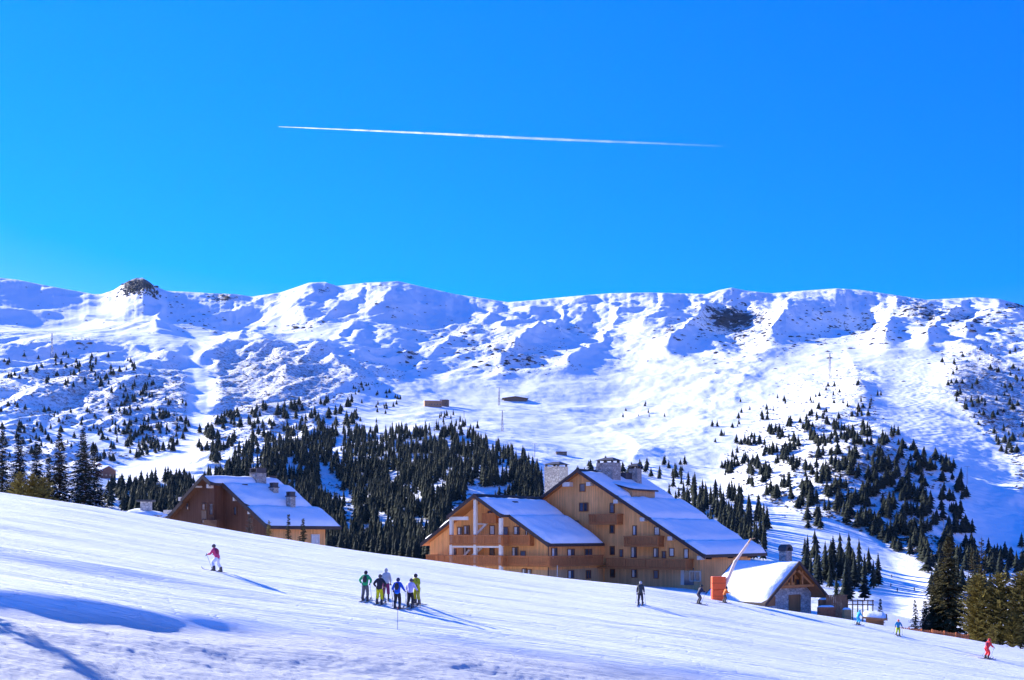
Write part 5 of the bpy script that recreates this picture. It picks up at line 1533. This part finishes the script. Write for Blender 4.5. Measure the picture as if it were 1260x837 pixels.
def skier(px, row, H, heading, label, jacket, trousers, helmet, pose='stand', pack=None, jtrim=None, gloves=None, boots=None, Y=None, poles=True, helmet_on=True, skis=True, lean=0.0, arms='poles', hem=None, ski_col=None):
    """feet at photo pixel (px,row); heading in degrees, 0 = facing away from the camera, positive = to the left"""
    if Y is None: x, y, z = near_hit(px, row)
    else: y = Y; x = U(px)*Y; z = nz(x, y)
    s = H/1.75
    root = thing('person', (x, y, z), R(heading), label, 'person', 'skiers on the piste')
    root.scale = (s, s, s)
    f0 = .075        # sole above the snow (ski + boot)
    if pose == 'stand': hip, kf, sw, bend = .96, .04, .14, .02
    elif pose == 'glide': hip, kf, sw, bend = .90, .13, .15, .10
    elif pose == 'plough': hip, kf, sw, bend = .88, .14, .30, .10
    elif pose == 'stride': hip, kf, sw, bend = .93, .08, .13, .05
    # fall-line tilt of the ground under the two feet
    def gdz(lx, ly):
        c, q = math.cos(R(heading)), math.sin(R(heading))
        return (nz(x+(lx*c-ly*q)*s, y+(lx*q+ly*c)*s)-z)/s
    ft = {}
    for sg in (-1, 1):
        fy = 0.0
        if pose == 'stride': fy = .22*sg
        ft[sg] = Vector((sg*sw, fy, f0+gdz(sg*sw, fy)))
    pel = Vector((0, -.03, hip)); wst = pel+Vector((0, .02+bend*.4, .13)); che = wst+Vector((lean, .05+bend, .24)); nk = che+Vector((lean*.4, .03+bend*.3, .17)); hd = nk+Vector((0, .03, .115))
    knee = {sg: Vector((sg*(sw*.72+.02), ft[sg].y*.55+kf+.02, .50+ft[sg].z*.5)) for sg in (-1, 1)}
    ank = {sg: ft[sg]+Vector((0, -.03, .10)) for sg in (-1, 1)}
    sh = {sg: che+Vector((sg*.185, 0, .09)) for sg in (-1, 1)}
    el = {}; wr = {}
    for sg in (-1, 1):
        if arms == 'hips': el[sg] = sh[sg]+Vector((sg*.17, -.06, -.22)); wr[sg] = el[sg]+Vector((-sg*.10, .12, -.17))
        elif arms == 'down': el[sg] = sh[sg]+Vector((sg*.06, -.03, -.27)); wr[sg] = el[sg]+Vector((sg*.02, .07, -.23))
        elif arms == 'forward': el[sg] = sh[sg]+Vector((sg*.09, .08, -.24)); wr[sg] = el[sg]+Vector((sg*.02, .23, -.04))
        else: el[sg] = sh[sg]+Vector((sg*.12, .02, -.25)); wr[sg] = el[sg]+Vector((sg*.03, .18, -.12))
    # body: one continuous surface
    V = [pel, wst, che, nk, hd+Vector((0,0,-.03)), hd+Vector((0,.012,.06))]; E = [(0,1),(1,2),(2,3),(3,4),(4,5)]
    Rr = [(.12,.10), (.11,.09), (.13,.10), .052, (.075,.085), (.078,.088)]
    for sg in (-1, 1):
        b = len(V); V += [sh[sg], el[sg], wr[sg], wr[sg]+(wr[sg]-el[sg]).normalized()*.09]; E += [(2,b),(b,b+1),(b+1,b+2),(b+2,b+3)]; Rr += [.055,.042,.030,(.035,.02)]
        b = len(V); V += [pel+Vector((sg*.09,0,-.04)), knee[sg], ank[sg], ft[sg]+Vector((0,.12,.04))]; E += [(0,b),(b,b+1),(b+1,b+2),(b+2,b+3)]; Rr += [.085,.058,.040,.038]
    skinned('body', V, E, Rr, SKIN, root, 1)
    # jacket
    hemz = pel+Vector((0, 0, -.10))
    V = [hemz, pel+Vector((0,0,.05)), wst, che, nk+Vector((0,.012,.05))]; E = [(0,1),(1,2),(2,3),(3,4)]; Rr = [(.205,.165),(.19,.155),(.175,.15),(.195,.155),(.10,.10)]
    for sg in (-1, 1):
        b = len(V); V += [sh[sg], el[sg], wr[sg]]; E += [(3,b),(b,b+1),(b+1,b+2)]; Rr += [.095,.080,.062]
    skinned('jacket', V, E, Rr, jacket, root, 1)
    V = [pel+Vector((0,0,.02))]; E = []; Rr = [(.14,.12)]
    for sg in (-1, 1):
        b = len(V); V += [pel+Vector((sg*.095,0,-.09)), knee[sg], ank[sg]+Vector((0,0,.09))]; E += [(0,b),(b,b+1),(b+1,b+2)]; Rr += [.130,.100,.098]
    skinned('trousers', V, E, Rr, trousers, root, 1)
    if hem:
        h_ = MB(); ellipsoid(h_, hemz+Vector((0,0,.035)), (.178,.150,.075), 14, 6); h_.build('jacket_hem', hem, root, smooth=True)
    # face, helmet, goggles
    fc = MB(); fc.add([hd+Vector((-.016,.088,.0)), hd+Vector((.016,.088,.0)), hd+Vector((0,.118,-.012)), hd+Vector((0,.085,.045))], [(0,1,2),(1,3,2),(3,0,2)])
    fc.build('nose', SKIN, root)
    hm = MB(); ellipsoid(hm, hd+Vector((0,-.01,.035)), (.110,.132,.125), 14, 10, -.75, math.pi/2); hm.build('helmet', helmet, root, smooth=True)
    g = MB(); ellipsoid(g, hd+Vector((0,.035,.03)), (.108,.108,.040), 14, 6); g.build('goggles', GOG, root, smooth=True)
    gm = gloves or BOOTM
    for sg in (-1, 1):
        d = (wr[sg]-el[sg]).normalized(); glove(root, wr[sg], d+Vector((0,0,-.15)), -sg, gm)
        bt = MB()
        a = ank[sg]; z0 = ft[sg].z-.055
        prof = [(-.13,0),(.19,0),(.19,.07),(.06,.13),(.05,.30),(-.10,.32),(-.13,.10)]
        n = len(prof)
        vs = [(ft[sg].x-.055, ft[sg].y+p, z0+q) for p, q in prof]+[(ft[sg].x+.055, ft[sg].y+p, z0+q) for p, q in prof]
        bt.add(vs, [tuple(range(n)), tuple(range(2*n-1, n-1, -1))]+[(i, i+n, (i+1) % n+n, (i+1) % n) for i in range(n)])
        bt.build('boot', boots or BOOTM, root, bevel=.02)
        if skis:
            # curved ski lying on the snow
            k = MB(); ang = R(14)*sg if pose == 'plough' else 0.0
            ca, sa = math.cos(ang), math.sin(ang); m_ = 14; b = 0
            for i in range(m_+1):
                t = i/m_; yy = -.78+1.62*t; w = (.052-.016*math.sin(math.pi*t))*(1 if t < .93 else max(.15, (1-t)/.07))
                up = 0 if t < .88 else ((t-.88)/.12)**2*.14
                cx, cy = ft[sg].x+yy*sa, ft[sg].y+yy*ca
                zz = gdz(cx, cy)+.015+up
                for dx, dz in ((-w,0),(w,0),(w,.016),(-w,.016)): k.v.append((cx+dx*ca, cy-dx*sa, zz+dz))
            for i in range(m_):
                for j in range(4): k.f.append((i*4+j, i*4+(j+1) % 4, i*4+4+(j+1) % 4, i*4+4+j)); k.m.append(0)
            k.f += [(3,2,1,0), tuple(m_*4+j for j in range(4))]; k.m += [0, 0]
            so = k.build('ski', ski_col or SKIM, root)
            bd = MB(); bd.box(ft[sg].x-.035, ft[sg].x+.035, ft[sg].y-.15, ft[sg].y-.08, ft[sg].z-.055, ft[sg].z+.01); bd.box(ft[sg].x-.035, ft[sg].x+.035, ft[sg].y+.17, ft[sg].y+.22, ft[sg].z-.055, ft[sg].z+.0); bd.build('binding', BOOTM, so)
        if poles:
            h = wr[sg]+(wr[sg]-el[sg]).normalized()*.08+Vector((0,0,-.01))
            if pose in ('stand', 'stride'): tip = Vector((h.x+sg*.10, h.y+.12, 0))
            else: tip = Vector((h.x+sg*.10, h.y-.55, 0))
            tip.z = gdz(tip.x, tip.y)+(.0 if pose in ('stand','stride') else .12)
            p = MB(); p.tube([h+Vector((0,0,.07)), tip], .011, 6); po = p.build('ski_pole', POLEM, root)
            gr = MB(); gr.tube([h+Vector((0,0,.09)), h+(tip-h)*.06], .019, 6); gr.build('grip', BOOTM, po)
            dd = (tip-h).normalized(); bk = tip-dd*.09
            bb = MB(); bb.tube([bk, bk+dd*.012], .045, 8); bb.build('basket', BOOTM, po)
    if pack:
        c = che+Vector((0, -.20, -.05)); p = MB()
        ellipsoid(p, c, (.135,.095,.215), 12, 8); po = p.build('backpack', pack, root, smooth=True)
        st = MB()
        for sg in (-1, 1): st.tube([c+Vector((sg*.09,.08,.16)), sh[sg]+Vector((-sg*.07,.02,.085)), sh[sg]+Vector((-sg*.07,.13,.0)), c+Vector((sg*.13,.22,-.14)), c+Vector((sg*.10,.05,-.16))], .018, 5)
        st.build('shoulder_strap', pack, po)
    return root

BLK = cloth('black_fabric', (.022,.024,.032))
skier(267, 703.5, 1.70, 62, 'skier in a pink jacket and white trousers gliding alone on the left', cloth('pink_jacket', (.62,.06,.17)), cloth('white_trousers', (.62,.66,.78)), cloth('grey_helmet', (.07,.07,.08)), 'plough', arms='forward', pack=cloth('dark_red_pack', (.30,.03,.08)))
skier(449.5, 740, 1.72, -8, 'green jacketed skier with a dark backpack and grey trousers, left end of the group', cloth('green_jacket', (.02,.36,.13)), cloth('grey_trousers', (.10,.11,.13)), BLK, 'stand', pack=cloth('black_pack', (.03,.03,.04)), arms='hips')
skier(475, 737.5, 1.78, 6, 'skier in a pale grey jacket and purple trousers at the back of the group', cloth('pale_grey_jacket', (.46,.48,.52)), cloth('purple_trousers', (.22,.03,.13)), cloth('light_helmet', (.35,.38,.42)), 'stand', arms='down')
skier(467, 744, 1.70, -10, 'skier in a black jacket and bright yellow trousers, second from left', cloth('charcoal_jacket', (.025,.026,.038)), cloth('yellow_trousers', (.62,.60,.01)), cloth('dark_grey_helmet', (.08,.08,.09)), 'stand', arms='hips')
skier(489, 749.5, 1.74, -12, 'skier in a blue jacket with black backpack and black trousers, front of the group', cloth('blue_jacket', (.01,.09,.52)), BLK, cloth('navy_helmet', (.02,.03,.09)), 'stand', pack=cloth('black_pack', (.03,.03,.04)), arms='poles', hem=cloth('bright_blue_hem', (.03,.26,.85)))
skier(505, 748, 1.66, -20, 'skier in a pale lilac jacket and black trousers beside the yellow one', cloth('lilac_jacket', (.56,.52,.76)), BLK, cloth('dark_grey_helmet', (.08,.08,.09)), 'stand', arms='poles')
skier(513, 744, 1.78, 150, 'skier all in acid yellow with a black vest, right end of the group', cloth('acid_jacket', (.48,.50,.02)), cloth('acid_trousers', (.52,.50,.02)), BLK, 'stand', arms='forward', pack=BLK)
skier(788, 744.5, 1.75, -12, 'skier in dark grey clothes alone in front of the hotel', cloth('dark_green_grey', (.045,.055,.06)), cloth('dark_trousers', (.03,.034,.045)), cloth('light_helmet', (.35,.38,.42)), 'stride', arms='down')
skier(860, 743.5, 1.68, -75, 'skier in navy with dark trousers left of the orange padding', cloth('navy_jacket', (.02,.025,.06)), cloth('charcoal_trousers', (.05,.05,.07)), BLK, 'glide', arms='forward')
skier(891.5, 743.8, 1.42, -70, 'child skier in an orange jacket right in front of the orange padding', cloth('orange_jacket', (.85,.18,.03)), cloth('brown_grey_trousers', (.10,.07,.08)), BLK, 'glide', arms='forward', Y=95.5)
skier(1056, 773.5, 1.32, -60, 'child skier in an all turquoise suit near the snow capped hut', cloth('turquoise_suit', (.03,.42,.62)), cloth('turquoise_suit', (.03,.42,.62)), cloth('turquoise_helmet', (.04,.4,.6)), 'glide', arms='poles', Y=94.5)
skier(1105, 785.5, 1.42, 170, 'child skier with orange helmet, blue jacket and yellow green trousers by the fence', cloth('cyan_jacket', (.01,.20,.42)), cloth('lime_trousers', (.50,.60,.02)), cloth('orange_helmet', (.85,.16,.05)), 'glide', arms='poles', Y=92)
skier(1214.5, 811, 1.62, -70, 'skier in an all red suit near the bottom right corner', cloth('red_suit', (.72,.035,.045)), cloth('red_suit', (.72,.035,.045)), cloth('red_helmet', (.55,.05,.05)), 'glide', arms='poles', pack=cloth('dark_red_pack', (.30,.03,.08)))

# tiny skiers far off
def far_skier(px, row, col, label):
    p = far_hit(px, row)
    if p is None: return
    t = thing('person', (p[0], p[1], p[2]), rng.uniform(0, 6), label, 'person', 'tiny skiers far off on the pistes')
    V = [(0,0,.95),(0,.03,1.2),(0,.08,1.42),(0,.1,1.52),(0,.12,1.68)]; E = [(0,1),(1,2),(2,3),(3,4)]; Rr = [.15,.15,.17,.06,.12]
    for sg in (-1, 1):
        b = len(V); V += [(sg*.11,.1,.5),(sg*.15,0,.08)]; E += [(0,b),(b,b+1)]; Rr += [.1,.08]
        b = len(V); V += [(sg*.28,.12,1.15),(sg*.3,.35,1.05)]; E += [(2,b),(b,b+1)]; Rr += [.07,.06]
    skinned('body', V, E, Rr, col, t, 0)
    k = MB()
    for sg in (-1, 1): k.box(sg*.16-.05, sg*.16+.05, -.8, .8, .0, .04)
    k.build('skis', SKIM, t)
for a in [(966,637,'tiny dark skier on the white piste above the stone chalet'),(1096,722,'leftmost tiny skier on the shaded piste between clump and fence'),(1104,728,'tiny skier near the middle of the shaded piste above the hut'),(1125,727,'rightmost tiny skier on the shaded piste beside the tall spruce'),(1097,711,'tiny skier at the top of the shaded piste right of the clump')]:
    far_skier(a[0], a[1], BLK, a[2])

# orange piste pole stuck in the snow in front of the blue skier
x, y, z = near_hit(489, 775)
t = thing('piste_marker', (x, y, z), 0, 'very thin dark marker pole standing in the snow below the blue skier', 'marker pole')
p = MB(); p.tube([(0,0,-.3),(.02,0,1.05)], .013, 6); p.build('pole', POLEM, t)
q = MB(); q.tube([(.02,0,1.05),(.02,0,1.12)], .02, 6); q.build('tip', mat('marker_tip', (.5,.1,.04)), t)

# ================================================================ CONTRAIL
def contrail():
    m, nt, b = nodes_of('contrail_ice'); L = nt.links.new
    b.inputs['Base Color'].default_value = (.95,.96,1,1); b.inputs['Roughness'].default_value = 1; b.inputs['Specular IOR Level'].default_value = 0
    at = nd(nt, 'ShaderNodeAttribute', attribute_name='fade')
    tc = nd(nt, 'ShaderNodeTexCoord'); nzn = nd(nt, 'ShaderNodeTexNoise', Scale=.004, Detail=5.0); L(tc.outputs['Object'], nzn.inputs['Vector'])
    mr = nd(nt, 'ShaderNodeMapRange'); mr.inputs['From Min'].default_value = .3; mr.inputs['From Max'].default_value = .7; mr.inputs['To Min'].default_value = .35; mr.inputs['To Max'].default_value = 1.15; L(nzn.outputs[0], mr.inputs[0])
    mu = nd(nt, 'ShaderNodeMath', operation='MULTIPLY'); L(at.outputs['Fac'], mu.inputs[0]); L(mr.outputs[0], mu.inputs[1])
    lw = nd(nt, 'ShaderNodeLayerWeight', Blend=.5); iv = nd(nt, 'ShaderNodeMath', operation='SUBTRACT'); iv.inputs[0].default_value = 1.0; L(lw.outputs['Facing'], iv.inputs[1])
    pw = nd(nt, 'ShaderNodeMath', operation='POWER'); L(iv.outputs[0], pw.inputs[0]); pw.inputs[1].default_value = 1.2
    m2 = nd(nt, 'ShaderNodeMath', operation='MULTIPLY'); m2.use_clamp = True; L(mu.outputs[0], m2.inputs[0]); L(pw.outputs[0], m2.inputs[1])
    # ice cloud: bright because it scatters forward; mix of diffuse and translucent
    tr = nd(nt, 'ShaderNodeBsdfTranslucent'); tr.inputs['Color'].default_value = (.97,.98,1,1)
    df = nd(nt, 'ShaderNodeBsdfDiffuse'); df.inputs['Color'].default_value = (.97,.98,1,1)
    ad = nd(nt, 'ShaderNodeMixShader'); ad.inputs[0].default_value = .55; L(df.outputs[0], ad.inputs[1]); L(tr.outputs[0], ad.inputs[2])
    tp = nd(nt, 'ShaderNodeBsdfTransparent'); mx = nd(nt, 'ShaderNodeMixShader'); L(m2.outputs[0], mx.inputs[0]); L(tp.outputs[0], mx.inputs[1]); L(ad.outputs[0], mx.inputs[2])
    L(mx.outputs[0], nt.nodes['Material Output'].inputs['Surface'])
    n = 90; k = 12; V = []; F = []; fade = []
    Y0 = 21500.0; p0 = Vector((U(343)*Y0, Y0, (HOR-156)/FPX*Y0)); Y1 = 22600.0; p1 = Vector((U(908)*Y1, Y1, (HOR-181.5)/FPX*Y1))
    d = (p1-p0).normalized(); a = d.cross(Vector((0,0,1))).normalized(); c = a.cross(d)
    r = random.Random(4)
    for i in range(n+1):
        t = i/n; p = p0+(p1-p0)*t+c*10*math.sin(t*9)*t
        w = (8+30*min(1, t*2.2)**.8)*(1-.35*max(0, t-.6)/.4)*r.uniform(.9, 1.1)
        for j in range(k):
            th = 2*math.pi*j/k; V.append(tuple(p+(a*math.cos(th)*1.3+c*math.sin(th)*.62)*w))
            fade.append(np.interp(t, [0,.03,.25,.5,.8,1], [.8,.8,.5,.3,.11,0]))
    for i in range(n):
        for j in range(k): F.append((i*k+j, i*k+(j+1) % k, (i+1)*k+(j+1) % k, (i+1)*k+j))
    me = bpy.data.meshes.new('contrail'); me.from_pydata(V, [], F); me.materials.append(m); me.polygons.foreach_set('use_smooth', [True]*len(F))
    at = me.attributes.new('fade', 'FLOAT', 'POINT'); at.data.foreach_set('value', fade); me.update()
    o = bpy.data.objects.new('contrail', me); COL.objects.link(o)
    tag(o, 'thin white contrail crossing the blue sky, fading to the right', 'contrail')
contrail()

# ================================================================ AIR
m = bpy.data.materials.new('thin_air'); m.use_nodes = True
nt = m.node_tree; nt.nodes.remove(nt.nodes['Principled BSDF'])
v = nt.nodes.new('ShaderNodeVolumePrincipled')
v.inputs['Color'].default_value = (.40, .65, 1.0, 1)
v.inputs['Density'].default_value = 7e-6
v.inputs['Anisotropy'].default_value = .3
nt.links.new(v.outputs[0], nt.nodes['Material Output'].inputs['Volume'])
b = MB(); b.box(-2900, 2900, -60, 4700, -140, 1120)
o = b.build('haze', m)
tag(o, 'thin bluish mountain air filling the valley', 'haze', kind='stuff')
